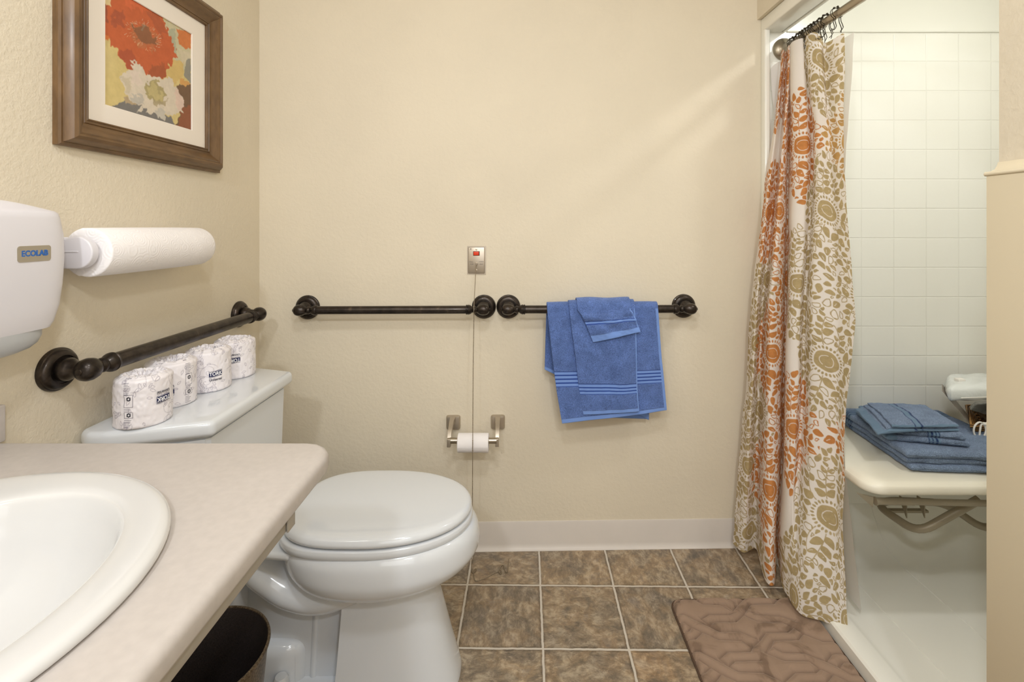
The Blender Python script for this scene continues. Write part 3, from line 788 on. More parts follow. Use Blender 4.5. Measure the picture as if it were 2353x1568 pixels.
# ================================================================== vanity counter, basin and apron
CT = .797
M_lam = mat('speckled_laminate', (188, 181, 176), .38, var=.05, vscale=90, bump=.06, bscale=700, bdist=.0003)
M_apron = mat('taupe_laminate_apron', (164, 157, 146), .5)
XF, YB = -.328, .877
SXc, SYc, SR = -.668, .474, .262
cnt = thing('vanity_counter', 'pale grey laminate washbasin counter with rounded front corner', 'counter', (-.64, .2, CT))
def slab_hole():
    b = bmesh.new(); n = 96
    outer = []
    r = .055
    def oc(a):                               # the outer outline met by a ray from the basin centre
        dx, dy = math.cos(a), math.sin(a); best = 9
        x0, x1, y0, y1 = WL + .0005, XF, -.60, YB
        for k, lim in ((dx, x1 - SXc if dx > 0 else x0 - SXc), (dy, y1 - SYc if dy > 0 else y0 - SYc)):
            if abs(k) > 1e-6: best = min(best, lim / k)
        return SXc + dx * best, SYc + dy * best
    angs = sorted(set([2 * PI * i / n for i in range(n)] + [math.atan2(y - SYc, x - SXc) % (2 * PI) for x, y in
            ((WL + .0005, -.6), (XF, -.6), (WL + .0005, YB), (XF - r, YB), (XF, YB - r), (XF - r * .293, YB - r * .293), (XF - r * .617, YB - r * .076), (XF - r * .076, YB - r * .617))]))
    out = []
    for a in angs:
        x, y = oc(a)
        if x > XF - r and y > YB - r:
            # project on the corner arc
            q = [(XF - r, YB), (XF - r * .617, YB - r * .076), (XF - r * .293, YB - r * .293), (XF - r * .076, YB - r * .617), (XF, YB - r)]
            x, y = min(q, key=lambda p: (p[0] - x) ** 2 + (p[1] - y) ** 2)
        out.append((x, y))
    inn = [(SXc + (SR - .02) * math.cos(a), SYc + (SR - .02) * math.sin(a)) for a in angs]
    return inn, out
inn, out = slab_hole()
b = MB()
def inset(pts, d, r=.0):
    o = []
    for x, y in pts:
        cx_, cy_ = min(x, XF - .055), min(y, YB - .055)
        dx, dy = x - cx_, y - cy_; L = math.hypot(dx, dy)
        if L > 1e-6 and x > XF - .0555 or y > YB - .0555:
            if L > 1e-6: x, y = cx_ + dx * (L - d) / L, cy_ + dy * (L - d) / L
        o.append((x, y))
    return o
R = [[(x, y, CT - .03) for x, y in inn], [(x, y, CT) for x, y in inn]]
for k in range(0, 7):
    a = PI / 2 * k / 6; d = .013 * (1 - math.sin(a)); R.append([(x, y, CT - .013 * (1 - math.cos(a))) for x, y in inset(out, d)])
for k in range(0, 5):
    a = PI / 2 * k / 4; d = .008 * (1 - math.cos(a)); R.append([(x, y, CT - .026 - .007 * math.sin(a)) for x, y in inset(out, d)])
R.append(R[0])
b.rings(R, False, False); bmesh.ops.remove_doubles(b.bm, verts=b.bm.verts, dist=1e-6)
b.build('countertop', M_lam, cnt, angle=35)
b = MB(); b.box(WL + .0005, WL + .019, -.60, YB, CT, CT + .067, .003); b.build('backsplash', M_lam, cnt)
b = MB()
b.box(-.352, -.3385, -.55, .722, .742, CT - .0335, .0015)          # face
b.box(-.3375, -.3345, .700, .7215, .742, CT - .0335, .0008)        # applied end strip
b.box(-.93, -.352, .700, .718, .742, CT - .0335, .0015)
b.build('apron', M_apron, cnt)
# oval-lipped basin
snk = MB(); R = []
def ell(cx, cy, ax, ay, z, n=96): return [(cx + ax * math.cos(2 * PI * i / n), cy + ay * math.sin(2 * PI * i / n), z) for i in range(n)]
for k, (cx_, cy_, ax, ay, z) in enumerate(((SXc, SYc, .258, .262, CT + .0003), (SXc, SYc, .2625, .2675, CT + .003), (SXc, SYc, .2635, .2685, CT + .008), (SXc, SYc, .261, .266, CT + .013), (SXc, SYc, .255, .260, CT + .016),
        (SXc + .006, SYc, .240, .250, CT + .0165), (SXc + .020, SYc, .205, .232, CT + .0145), (SXc + .031, SYc, .182, .218, CT + .012), (SXc + .034, SYc, .174, .211, CT + .008), (SXc + .034, SYc, .169, .207, CT - .004),
        (SXc + .034, SYc, .163, .200, CT - .03), (SXc + .032, SYc, .150, .185, CT - .07), (SXc + .03, SYc, .125, .155, CT - .105), (SXc + .028, SYc, .085, .105, CT - .128), (SXc + .026, SYc, .04, .045, CT - .138), (SXc + .026, SYc, .021, .021, CT - .141))):
    R.append(ell(cx_, cy_, ax, ay, z))
q = smooth_path([np.array(r).reshape(-1) for r in R], 4)
snk.rings([v.reshape(-1, 3).tolist() for v in q], False, True)
so = snk.build('washbasin', mat('basin_china', (208, 208, 208), .16, coat=.5), None, angle=80)
tag(so, 'white round drop-in washbasin with a broad rim set in the counter', 'sink')
b = MB(); b.lathe([(0, 0), (.021, 0), (.023, .002), (.020, .004), (.012, .003), (0, .002)], (SXc + .026, SYc, CT - .1405), (0, 0, 1)); b.build('drain', M_nickel, so)

# ================================================================== waste bin
M_bin = NT('hammered_bronze_bin'); _t = M_bin
_t.link(_t.ramp(_t.noise(260, 3, .6), [(.35, srgb(70, 58, 44)), (.7, srgb(134, 118, 96))]), _t.b.inputs['Base Color'])
_t.b.inputs['Metallic'].default_value = .5; _t.b.inputs['Roughness'].default_value = .42; M_bin = _t.m
M_binin = mat('speckled_black_lining', (62, 55, 54), .5, bump=.6, bscale=700, bdist=.001, var=.8, vscale=700)
bn = thing('waste_bin', 'round bronze waste bin with black inside standing under the counter', 'waste bin', (-.664, 1.0, 0))
b = MB(); b.lathe([(.0, .001), (.098, .001), (.101, .006), (.129, .290), (.1325, .292), (.1335, .296), (.1320, .300), (.1285, .300), (.1270, .297)], (-.664, 1.0, 0), (0, 0, 1), 72, True, False); b.build('body', M_bin, bn, angle=50)
b = MB(); b.lathe([(.1272, .2985), (.1265, .290), (.0995, .012), (.0, .011)], (-.664, 1.0, 0), (0, 0, 1), 72, False, True); b.build('lining', M_binin, bn, angle=50, fix=False)

# ================================================================== emergency call plate, pull chain
M_steel = mat('brushed_stainless', (188, 178, 164), .34, .85, bump=.1, bscale=500, bdist=.0002)
M_red = mat('red_button', (216, 62, 28), .35); M_black = mat('black_plastic', (22, 18, 18), .4)
cp = thing('emergency_call_plate', 'steel wall plate with a square red button above a pull chain', 'call plate', (-.16, wallY(-.16), 1.12))
PW = wallY(-.16); DX = -.070
b = MB(); b.box(-.1242 - .070, -.0555 - .070, PW - .0015, PW + .001, 1.0095, 1.1145); b.box(-.1205 - .070, -.0595 - .070, PW - .0042, PW - .001, 1.0135, 1.1105, .0025, 3); b.build('plate', M_steel, cp)
b = MB(); b.box(-.1018 - .070, -.0782 - .070, PW - .0052, PW - .003, 1.0790, 1.0955, .0005); bz_ = b.build('button_bezel', M_black, cp)
b = MB(); b.box(-.1000 - .070, -.0805 - .070, PW - .0105, PW - .004, 1.0806, 1.0940, .0012); b.build('button', M_red, bz_)
for z in (1.1018, 1.0265):
    b = MB(); b.lathe([(0, 0), (.0036, 0), (.0032, .0015), (0, .002)], (-.0900 - .070, PW - .004, z), (0, -1, 0), 20); b.build('screw', M_steel, cp)
b = MB(); b.lathe([(0, 0), (.0056, 0), (.0056, .004), (.0042, .007), (.0026, .007), (.0024, .003), (0, .003)], (-.0900 - .070, PW - .004, 1.0490), (0, -1, 0), 24); b.build('chain_outlet', M_steel, cp)
PT = lambda cx_, cz_: (lambda u, v, z: Vector((cx_ + DX + u, PW - .0044 - z, cz_ + v)))
for body, x, z in (('PULL', -.1085, 1.0560), ('CORD', -.0720, 1.0568), ('FOR', -.1065, 1.0478), ('HELP', -.0722, 1.0478)):
    text_obj('lettering', body, .0050, PT(x, z), M_ink, cp, 0, 0, 1.25)
b = MB()
for a in (45, -45):
    c_, s_ = math.cos(D(a)) * .0032, math.sin(D(a)) * .0038
    b.tube([(-.1105 + DX - c_, PW - .0046, 1.1035 - s_), (-.1105 + DX + c_, PW - .0046, 1.1035 + s_)], .0006, 6)
b.build('lettering', M_ink, cp)
# bead chain: from the outlet, in front of the bar and the roll, down to the floor
ctrl = [(-.0900, PW - .012, 1.0480), (-.0902, PW - .018, 1.040), (-.0903, PW - .050, .99), (-.0905, 1.686, .905), (-.0907, 1.683, .86), (-.0912, 1.668, .70), (-.0913, 1.6525, .475), (-.0915, 1.6515, .44),
        (-.094, 1.668, .25), (-.097, 1.682, .10), (-.0985, 1.686, .02), (-.0975, 1.672, .0035), (-.0920, 1.656, .0030), (-.0830, 1.662, .0030), (-.0800, 1.672, .0040), (-.0860, 1.671, .0050), (-.0885, 1.655, .0045),
        (-.0840, 1.628, .0030), (-.0760, 1.617, .0030), (-.0500, 1.628, .0030), (-.0150, 1.654, .0030), (-.0030, 1.662, .0030), (.0010, 1.652, .0030), (.0060, 1.650, .0040), (.0060, 1.662, .0048), (-.0010, 1.670, .0044), (.0060, 1.690, .0030), (.0130, 1.692, .0030),
        (.0160, 1.672, .0030), (.0220, 1.658, .0030), (.0270, 1.664, .0030), (.0280, 1.690, .0030), (.0300, 1.730, .0030)]
ctrl = [(x + DX, y, z) for x, y, z in ctrl]
path = np.array(smooth_path(ctrl, 14)); seg = np.r_[0, np.cumsum(np.linalg.norm(np.diff(path, axis=0), axis=1))]
step = .0048; n = int(seg[-1] / step); s_at = np.arange(n) * step
pos = np.stack([np.interp(s_at, seg, path[:, k]) for k in range(3)], -1)
b = MB(); u = bmesh.new(); bmesh.ops.create_icosphere(u, subdivisions=1, radius=.0021)
uv_ = [v.co.copy() for v in u.verts]; uf = [[v.index for v in f.verts] for f in u.faces]; u.free()
for p in pos: b.add([Vector(p) + v for v in uv_], uf)
b.tube(path[::3].tolist(), .0005, 5)
ch = b.build('pull_chain', M_nickel, None, fix=False)
tag(ch, 'long beaded metal chain hanging from the call plate to the floor', 'pull chain')

# ================================================================== toilet paper holder and roll
th_ = thing('toilet_paper_holder', 'brushed steel two-post toilet paper holder on the back wall', 'toilet paper holder', (-.16, 1.78, .47))
for (xp, tipx, nm) in ((-.2445, -.2480, 0), (-.0815, -.0800, 1)):
    yw = wallY(xp)
    b = MB(); M = Matrix(((1, 0, 0, 0), (0, 0, -1, 0), (0, 1, 0, 0), (0, 0, 0, 1)))
    z0_, z1_ = .4430, .4945
    R = []
    for hw, y in ((.0260, yw + .001), (.0260, yw - .004), (.0250, yw - .008), (.0225, yw - .0115), (.018, yw - .0125)):
        R.append([(xp + hw * math.copysign(abs(math.cos(2 * PI * i / 48)) ** .28, math.cos(2 * PI * i / 48)), y, (z0_ + z1_) / 2 + hw * math.copysign(abs(math.sin(2 * PI * i / 48)) ** .28, math.sin(2 * PI * i / 48))) for i in range(48)])
    b.rings(R); wp_ = b.build('wall_post', M_steel, th_, angle=35)
    b = MB()
    path = [(xp, yw - .010, .4820), (xp + (tipx - xp) * .5, yw - .035, .4800), (tipx, yw - .070, .4560), (tipx, yw - .086, .4340)]
    R = []
    for p, w_, h_ in zip(path, (.010, .008, .0065, .0060), (.010, .008, .007, .0065)):
        R.append([(p[0] - w_, p[1], p[2] - h_), (p[0] + w_, p[1], p[2] - h_), (p[0] + w_, p[1], p[2] + h_), (p[0] - w_, p[1], p[2] + h_)])
    b.rings(R)
    b.box(tipx - .0062, tipx + .0062, yw - .096, yw - .078, .418, .446, .0015)
    b.build('arm', M_steel, wp_, angle=30)
RYc, RZc = 1.693, .4365
b = MB(); b.tube([(-.246, RYc, RZc + .001), (-.082, RYc, RZc + .001)], .0102, 24); b.build('spindle', M_nickel, th_)
b = MB(); R = []
for x, r_ in ((-.2130, .0165), (-.2165, .0165), (-.2170, .020), (-.2170, .029), (-.2160, .0315), (-.2140, .0320), (-.1120, .0320), (-.1100, .0315), (-.1090, .029), (-.1090, .020), (-.1095, .0165), (-.1130, .0165)):
    R.append([(x, RYc + r_ * math.cos(2 * PI * i / 64), RZc - .006 + r_ * math.sin(2 * PI * i / 64)) for i in range(64)])
b.rings(R, False, False)
M_tp = NT('quilted_tissue'); _t = M_tp
_t.b.inputs['Base Color'].default_value = srgb(236, 232, 232); _t.b.inputs['Roughness'].default_value = .9
ck = _t.new('ShaderNodeTexChecker'); ck.inputs['Scale'].default_value = 380
mpn = _t.new('ShaderNodeMapping'); mpn.inputs['Rotation'].default_value = (0, D(45), 0); _t.link(_t.coord(), mpn.inputs['Vector']); _t.link(mpn.outputs[0], ck.inputs['Vector'])
sp = _t.new('ShaderNodeSeparateXYZ'); _t.link(_t.coord(), sp.inputs[0])
_t.bump(_t.math('MULTIPLY', ck.outputs['Fac'], _t.math('LESS_THAN', sp.outputs[2], RZc - .009)), .5, .0012); M_tp = _t.m
tp = b.build('toilet_paper_roll', M_tp, None, angle=50)
tag(tp, 'small part-used white toilet paper roll on the steel holder', 'toilet paper')
b = MB()      # loose end of the sheet
R = []
for k in range(14):
    a = D(150 - 330 + k * 0); 
R = [[(x, RYc - (.0325 + .0006 * math.sin(x * 80)) * math.sin(D(a)), RZc - .006 + (.0325) * math.cos(D(a))) for x in np.linspace(-.2145, -.1115, 10)] for a in np.linspace(40, 98, 12)]
b.rings(R, False, False, closed=False); b.build('loose_sheet', M_tp, tp, fix=False)

# ================================================================== towels on the bar
def terry(name, bumpd=.0022):
    t = NT(name)
    a = t.new('ShaderNodeAttribute', attribute_name='Col'); c = a.outputs['Color']
    pile = a.outputs['Alpha']
    f1 = t.ramp(t.noise(26, 4, .6), [(.34, (.80,) * 3), (.66, (1.08,) * 3)])
    f2 = t.ramp(t.noise(420, 3, .7), [(.38, (.60,) * 3), (.60, (1.22,) * 3)])
    c2 = t.mix(1.0, t.mix(1.0, c, f1, 'MULTIPLY'), f2, 'MULTIPLY')
    t.link(t.mix(pile, c, c2), t.b.inputs['Base Color'])
    t.b.inputs['Roughness'].default_value = .95; t.b.inputs['Specular IOR Level'].default_value = .1
    t.b.inputs['Sheen Weight'].default_value = .35; t.b.inputs['Sheen Roughness'].default_value = .5
    t.b.inputs['Sheen Tint'].default_value = (.6, .7, 1, 1)
    t.bump(t.math('MULTIPLY', t.noise(330, 4, .7), pile), .9, bumpd)
    return t.m
M_terry = terry('blue_terry')
def polyl(pts, q):
    n = len(pts) - 1; x = min(q * n, n - 1e-6); i = int(x); f = x - i
    return pts[i][0] * (1 - f) + pts[i + 1][0] * f, pts[i][1] * (1 - f) + pts[i + 1][1] * f
def setcol(o, rgb, alpha):
    at = o.data.color_attributes['Col']; cc = np.ones((len(o.data.vertices), 4), np.float32)
    cc[:, :3] = rgb.reshape(-1, 3); cc[:, 3] = alpha.reshape(-1); at.data.foreach_set('color', cc.reshape(-1))
def hang(name, label, left, right, dfront, bl, br, R, bands, nu, nvf, nvb, seed, base=(96, 122, 184), hemw=.035, th=.0055, sag=.004):
    zc = .8955
    uu = np.linspace(0, 1, nu); rows = []; cols = []; al = []
    cb, flat, dk = lin(*base), lin(116, 148, 212), lin(34, 60, 138)
    top_l, top_r = P(*left[0], dfront), P(*right[0], dfront)
    xs0 = top_l.x + (top_r.x - top_l.x) * uu
    yb = 1.784 + .022 * xs0 - .068
    nz = vnoise((nvf, nu), (5, 4), seed); nz2 = vnoise((nvb, nu), (4, 4), seed + 1)
    fz = vnoise((nvf, nu), (22, 16), seed + 5)
    BL, BR = P(*bl, 1.755), P(*br, 1.755)
    ncol = lambda v: None
    for j in range(nvb):                      # back, from its hem up
        q = j / (nvb - 1)
        x = (BL.x + (BR.x - BL.x) * uu) * (1 - q) + xs0 * q
        z = (BL.z + (BR.z - BL.z) * uu) * (1 - q) + zc * q
        y = (yb + R) + (nz2[j] - .5) * .006 * math.sin(PI * q)
        rows.append(np.stack([x, np.minimum(y, wallY(0) - .012 + .022 * x), z], -1)); cols.append(np.tile(flat if q < .05 else cb, (nu, 1))); al.append(np.full(nu, 0. if q < .05 else 1.))
    for k in range(1, 16):
        a = PI * k / 16
        rows.append(np.stack([xs0, yb + R * math.cos(a), zc + R * math.sin(a) - .0015 * np.sin(uu * 9 + seed)], -1)); cols.append(np.tile(cb, (nu, 1))); al.append(np.ones(nu))
    for j in range(nvf):
        q = j / (nvf - 1)
        lx, lz = polyl(left, q); rx, rz = polyl(right, q)
        L_, R_ = P(lx, lz, dfront), P(rx, rz, dfront)
        x = L_.x + (R_.x - L_.x) * uu; z = L_.z + (R_.z - L_.z) * uu
        if j == 0: z00 = z
        z = z + (zc - z00) * (1 - min(1, q * 1.6)) ** 1
        y = (yb - R) * (1 - min(1, q * 3)) + (dfront + .022 * (x - xs0.mean())) * min(1, q * 3)
        y = y - (nz[j] - .5) * .012 * math.sin(PI * min(1, q * 1.2) * .6) - sag * np.sin(uu * PI) * q + (fz[j] - .5) * .0015 * min(1, q * 8)
        rows.append(np.stack([x, y, z], -1))
        c = np.tile(cb, (nu, 1)); a = np.ones(nu)
        for (q0, q1, nl) in bands:
            if q0 <= q <= q1:
                c[:] = flat; a[:] = 0
                w_ = (q - q0) / (q1 - q0) * (nl - 1) ; 
                if abs(w_ - round(w_)) < .17: c[:] = dk
        if q > 1 - hemw: c[:] = flat; a[:] = 0
        c[-max(2, int(nu * .028)):] = flat; a[-max(2, int(nu * .028)):] = 0
        cols.append(c); al.append(a)
    V = np.array(rows); col = np.array(cols); A = np.array(al)
    o = grid(name, V, M_terry, None, col); setcol(o, col, A); solidify(o, th, 0)
    return tag(o, label, 'towel', 'blue towels on the grab bar')
hang('bath_towel', 'large blue bath towel, the widest one, hanging undermost on the back wall bar',
     [(1257, 712), (1262, 760), (1270, 830), (1279, 900), (1291, 971)], [(1513, 708), (1517, 760), (1522, 830), (1528, 890), (1533, 944)], 1.700,
     (1251, 846), (1489, 963), .0200, [(.585, .71, 5)], 190, 190, 90, 3)
hang('hand_towel', 'blue hand towel hanging over the middle of the large bath towel',
     [(1308, 712), (1314, 760), (1322, 820), (1330, 890), (1341, 954)], [(1460, 710), (1462, 760), (1464, 820), (1465, 890), (1468, 945)], 1.689,
     (1345, 956), (1487, 962), .0280, [(.72, .815, 4)], 130, 190, 90, 8)
hang('washcloth', 'small blue washcloth folded over the bar on top of the other towels',
     [(1327, 708), (1336, 722), (1347, 748), (1363, 787)], [(1451, 706), (1457, 720), (1463, 738), (1472, 763)], 1.679,
     (1366, 790), (1461, 776), .0365, [(.54, .66, 2)], 110, 80, 60, 15, hemw=.13, th=.0045)

# ================================================================== printed shower curtain
M_curt = NT('printed_cotton_curtain'); _t = M_curt
_a = _t.new('ShaderNodeAttribute', attribute_name='Col')
_w = _t.new('ShaderNodeTexWave'); _w.inputs['Scale'].default_value = 260; _w.bands_direction = 'Z'; _t.link(_t.coord(), _w.inputs['Vector'])
_t.link(_a.outputs['Color'], _t.b.inputs['Base Color']); _t.b.inputs['Roughness'].default_value = .8; _t.b.inputs['Specular IOR Level'].default_value = .2
_t.bump(_t.noise(60, 3), .15, .002)
_tr = _t.new('ShaderNodeBsdfTranslucent'); _t.link(_a.outputs['Color'], _tr.inputs[0])
_mx = _t.new('ShaderNodeMixShader'); _mx.inputs[0].default_value = .3
_t.link(_t.b.outputs[0], _mx.inputs[1]); _t.link(_tr.outputs[0], _mx.inputs[2])
_t.link(_mx.outputs[0], _t.n['Material Output'].inputs[0]); M_curt = _t.m
# knots along the cloth: for five heights, (photo column, depth) of fold ridges and valleys
LV = [0.0, .24, .48, .74, 1.0]
KN = [
 [(1797, 1.752), (1762, 1.758), (1730, 1.762), (1708, 1.765), (1686, 1.765)],
 [(1801, 1.722), (1772, 1.712), (1742, 1.705), (1724, 1.700), (1710, 1.715)],
 [(1806, 1.755), (1786, 1.750), (1756, 1.750), (1742, 1.745), (1737, 1.735)],
 [(1811, 1.705), (1795, 1.690), (1772, 1.672), (1764, 1.650), (1755, 1.585)],
 [(1816, 1.708), (1806, 1.700), (1795, 1.685), (1790, 1.655), (1779, 1.570)],
 [(1813, 1.745), (1811, 1.750), (1806, 1.745), (1800, 1.735), (1783, 1.700)],
 [(1822, 1.672), (1824, 1.660), (1812, 1.640), (1804, 1.610), (1796, 1.560)],
 [(1846, 1.640), (1852, 1.625), (1838, 1.605), (1826, 1.575), (1814, 1.500)],
 [(1850, 1.668), (1866, 1.650), (1851, 1.628), (1840, 1.595), (1824, 1.470)],
 [(1858, 1.600), (1876, 1.590), (1866, 1.570), (1862, 1.530), (1846, 1.440)],
 [(1884, 1.570), (1900, 1.560), (1900, 1.540), (1896, 1.500), (1884, 1.425)],
 [(1896, 1.585), (1914, 1.540), (1926, 1.520), (1922, 1.480), (1915, 1.405)],
 [(1940, 1.470), (1939, 1.465), (1963, 1.455), (1938, 1.430), (1947, 1.392)]]
def cr(a, t):                                # Catmull-Rom through samples a at parameter t in [0, n-1]
    n = len(a) - 1; t = np.clip(t, 0, n - 1e-9); i = t.astype(int); f = (t - i)
    g = lambda k: a[np.clip(k, 0, n)]
    p0, p1, p2, p3 = g(i - 1), g(i), g(i + 1), g(i + 2)
    e = np.ndim(a) - 1
    f = f.reshape(f.shape + (1,) * e)
    return .5 * (2 * p1 + (p2 - p0) * f + (2 * p0 - 5 * p1 + 4 * p2 - p3) * f ** 2 + (3 * p1 - p0 - 3 * p2 + p3) * f ** 3)
def cloth(KN, nv, du, ztop, zbot, seed, amp=.0025):
    K = np.array(KN, float); XY = np.stack([(K[..., 0] - CX) * K[..., 1] / F, K[..., 1]], -1)    # knot, level, xy
    tt = np.linspace(0, 1, nv); lv = np.interp(tt, LV, range(5))
    A = np.stack([cr(XY[k], lv) for k in range(len(K))], 0)          # knot, row, xy
    ku = np.linspace(0, len(K) - 1, 1600)
    full = cr(A, ku)                                                   # 1600, nv, xy
    mid = full[:, nv // 2]; s_ = np.r_[0, np.cumsum(np.linalg.norm(np.diff(mid, axis=0), axis=1))]
    nu = int(s_[-1] / du); kk = np.interp(np.linspace(0, s_[-1], nu), s_, ku)
    G = cr(A, kk).transpose(1, 0, 2)                                   # nv, nu, xy
    uu = np.linspace(0, 1, nu)
    zt = ztop(kk); zb = zbot(kk)
    Z = zt[None] * (1 - tt[:, None]) + zb[None] * tt[:, None]
    V = np.concatenate([G, Z[..., None]], -1)
    n1 = vnoise((nv, nu), (12, 7), seed) - .5; n2 = vnoise((nv, nu), (30, 14), seed + 1) - .5
    V[..., 0] += n1 * amp * 2.2 + n2 * amp * .8; V[..., 1] -= n1 * amp + n2 * amp
    return V, s_[-1]
zt = lambda k: np.interp(k, [0, 3, 8, 9.5, 11, 12], [1.812, 1.822, 1.824, 1.820, 1.786, 1.774])
zb = lambda k: np.interp(k, [0, 2, 3, 4, 5, 6, 8, 9, 12], [.031, .031, .032, .030, .034, .036, .034, .028, .028])
V, WD = cloth(KN, 1540, .00118, zt, zb, 21)
def leaf_print(nv, nu0):
    nu = int(nu0 / 1.12); rs = np.random.RandomState(77)
    base = lin(249, 243, 237); ink = np.zeros((nv, nu)); tint = np.zeros((nv, nu, 3)); occ = np.zeros((nv, nu), bool)
    olive, orange, ochre = lin(194, 174, 131), lin(213, 146, 86), lin(208, 166, 106)
    yy, xx = np.mgrid[0:nv, 0:nu].astype(np.float32)
    def win(cx, cy, r): return slice(max(0, int(cy - r)), max(0, min(nv, int(cy + r) + 2))), slice(max(0, int(cx - r)), max(0, min(nu, int(cx + r) + 2)))
    def ok(sl): return sl[0].stop > sl[0].start and sl[1].stop > sl[1].start
    def put(cov, sl, col):
        new = cov > ink[sl]; ink[sl] = np.maximum(ink[sl], cov); t_ = tint[sl]; t_[new] = col; tint[sl] = t_
    def leaf(cx, cy, ang, L, W, col, style, gap=1.1):
        sl = win(cx, cy, L * .56 + 3)
        if not ok(sl): return False
        X = xx[sl] - cx; Y = yy[sl] - cy
        u = (X * math.cos(ang) + Y * math.sin(ang)) / (L / 2); v = -X * math.sin(ang) + Y * math.cos(ang)
        v = v + .9 * np.sin(u * 3 + cx)
        w_ = W / 2 * np.clip(1 - u * u, 0, 1) ** .62 * (1 - .34 * u)
        sd = np.where(np.abs(u) < 1, w_ - np.abs(v), -9)
        if (occ[sl] & (sd > -gap)).any() or (occ[sl] & (np.hypot(X, Y) < 3)).any(): return False
        cov = np.clip(sd + .5, 0, 1)
        if style == 1: cov = cov * (1 - np.clip(sd - 1.9, 0, 1) * (np.abs(u) < .72))          # outlined leaf
        if style == 2: cov = cov * (1 - np.clip(1.0 - np.abs(v - 1.2), 0, 1) * ((u > -.25) & (u < .55)))   # pale vein
        if style == 3: cov = cov * (1 - .9 * np.clip(1.5 - np.hypot(X - L * .1, Y), 0, 1))
        put(cov, sl, col); occ[sl] |= sd > 0
        return True
    def dot(cx, cy, a, L, W, col):
        sl = win(cx, cy, L)
        if not ok(sl): return
        X = xx[sl] - cx; Y = yy[sl] - cy
        u = (X * math.cos(a) + Y * math.sin(a)) / L; v = (-X * math.sin(a) + Y * math.cos(a)) / W
        put(np.clip((1 - np.hypot(u, v)) * W + .5, 0, 1), sl, col)
    def medallion(cx, cy, col, r=27, R=39):
        sl = win(cx, cy, R + 5)
        if not ok(sl): return
        X = xx[sl] - cx; Y = yy[sl] - cy; q = np.hypot(X, Y); th = np.arctan2(Y, X)
        cov = np.clip(r + .8 * np.sin(th * 5 + 1) - q + .5, 0, 1)
        cov *= 1 - .95 * np.clip(1.3 - np.abs(q - r * .55 - .7 * np.sin(th * 3 + cx)), 0, 1) * (np.sin(th * 2 + cy) > -.93)
        put(cov, sl, col); occ[sl] |= q < R + 2
        for k in range(28):
            a = 2 * PI * k / 28; dot(cx + (R - 3.5) * math.cos(a), cy + (R - 3.5) * math.sin(a), a, 4.2, 2.5, col)
    def stem(pts, col, w_=1.1):
        for (x, y) in pts:
            sl = win(x, y, 3)
            if ok(sl): put(np.clip(w_ - np.hypot(xx[sl] - x, yy[sl] - y) + .5, 0, 1) * ~occ[sl], sl, col)
    def spray(x, y, a, n, turn, col, Lmax, inside):
        pts = []
        for k in range(n):
            for _ in range(6):
                x += 1.0 * math.cos(a); y += 1.0 * math.sin(a); pts.append((x, y))
            a += turn
            if not inside(x, y): break
            L = Lmax * rs.uniform(.72, 1.05) * (1 - .45 * k / n)
            for sd in (-1, 1):
                la = a + sd * rs.uniform(.75, 1.05)
                leaf(x + math.cos(la) * (L * .5 + 2), y + math.sin(la) * (L * .5 + 2), la, L, L * rs.uniform(.5, .66), col, rs.choice([0, 0, 0, 2, 1, 3]))
        L = Lmax * .8
        if inside(x, y): leaf(x + math.cos(a) * L * .55, y + math.sin(a) * L * .55, a, L, L * .5, col, 0)
        stem(pts, col)
    def cluster(cx, cy, col, hw=104, hh=166):
        medallion(cx, cy, col)
        def inside(x, y): return (abs(x - cx) / hw) ** 1.25 + (abs(y - cy) / hh) ** 1.45 < 1
        for a0, n, tn in ((-PI / 2 - .18, 13, .035), (-PI / 2 + .5, 12, -.10), (-PI / 2 - .75, 11, .10), (PI / 2 + .18, 13, .035), (PI / 2 - .55, 12, .10), (PI / 2 + .75, 11, -.10), (0.25, 6, -.08), (PI - .25, 6, .08), (-.35, 6, .06), (PI + .35, 6, -.06)):
            spray(cx + 41 * math.cos(a0), cy + 41 * math.sin(a0), a0 + rs.uniform(-.1, .1), n, tn, col, 32, inside)
        for tries in range(4200):
            x = cx + rs.uniform(-1, 1) * hw; y = cy + rs.uniform(-1, 1) * hh
            if not inside(x, y) or math.hypot(x - cx, y - cy) < 46: continue
            f = tries / 4200; L = 26 - 16 * f + rs.uniform(-2, 2)
            leaf(x, y, math.atan2(y - cy, x - cx) + rs.randn() * .8, L, L * rs.uniform(.5, .72), col, rs.choice([0, 0, 2, 1]) if L > 13 else rs.choice([0, 1]), gap=1.05)
    for (cx, cy, c_) in MED: cluster(cx * nu, cy * nv, {'g': olive, 'o': orange, 'y': ochre}[c_])
    weave = (vnoise((nv, nu), (nv // 8, nu // 30), 5)[..., None] * .16 + .90) * (vnoise((nv, nu), (nv // 3, nu // 3), 6)[..., None] * .12 + .94)
    k = ink[..., None]
    img = base * (1 - k) + tint * weave * k
    return img[:, np.minimum(nu - 1, (np.arange(nu0) / nu0 * nu).astype(int))]
MED = [(.87, .045, 'g'), (.865, .321, 'g'), (.865, .588, 'g'), (.89, .841, 'g'), (.66, .203, 'o'), (.66, .462, 'g'), (.665, .725, 'o'), (.72, .985, 'g'), (.29, .325, 'o'), (.293, .598, 'o'), (.298, .845, 'o'), (.28, .06, 'o'),
       (.47, .19, 'o'), (.47, .46, 'o'), (.47, .725, 'o'), (.47, .98, 'o'), (.10, .583, 'g'), (.085, .825, 'g'), (.12, .325, 'o'), (.06, .06, 'o'), (1.03, .19, 'y'), (1.05, .455, 'g'), (1.05, .715, 'o'), (1.0, .985, 'g'), (.20, .46, 'g'), (.19, .72, 'g'), (.12, .96, 'g')]
img = leaf_print(*V.shape[:2])
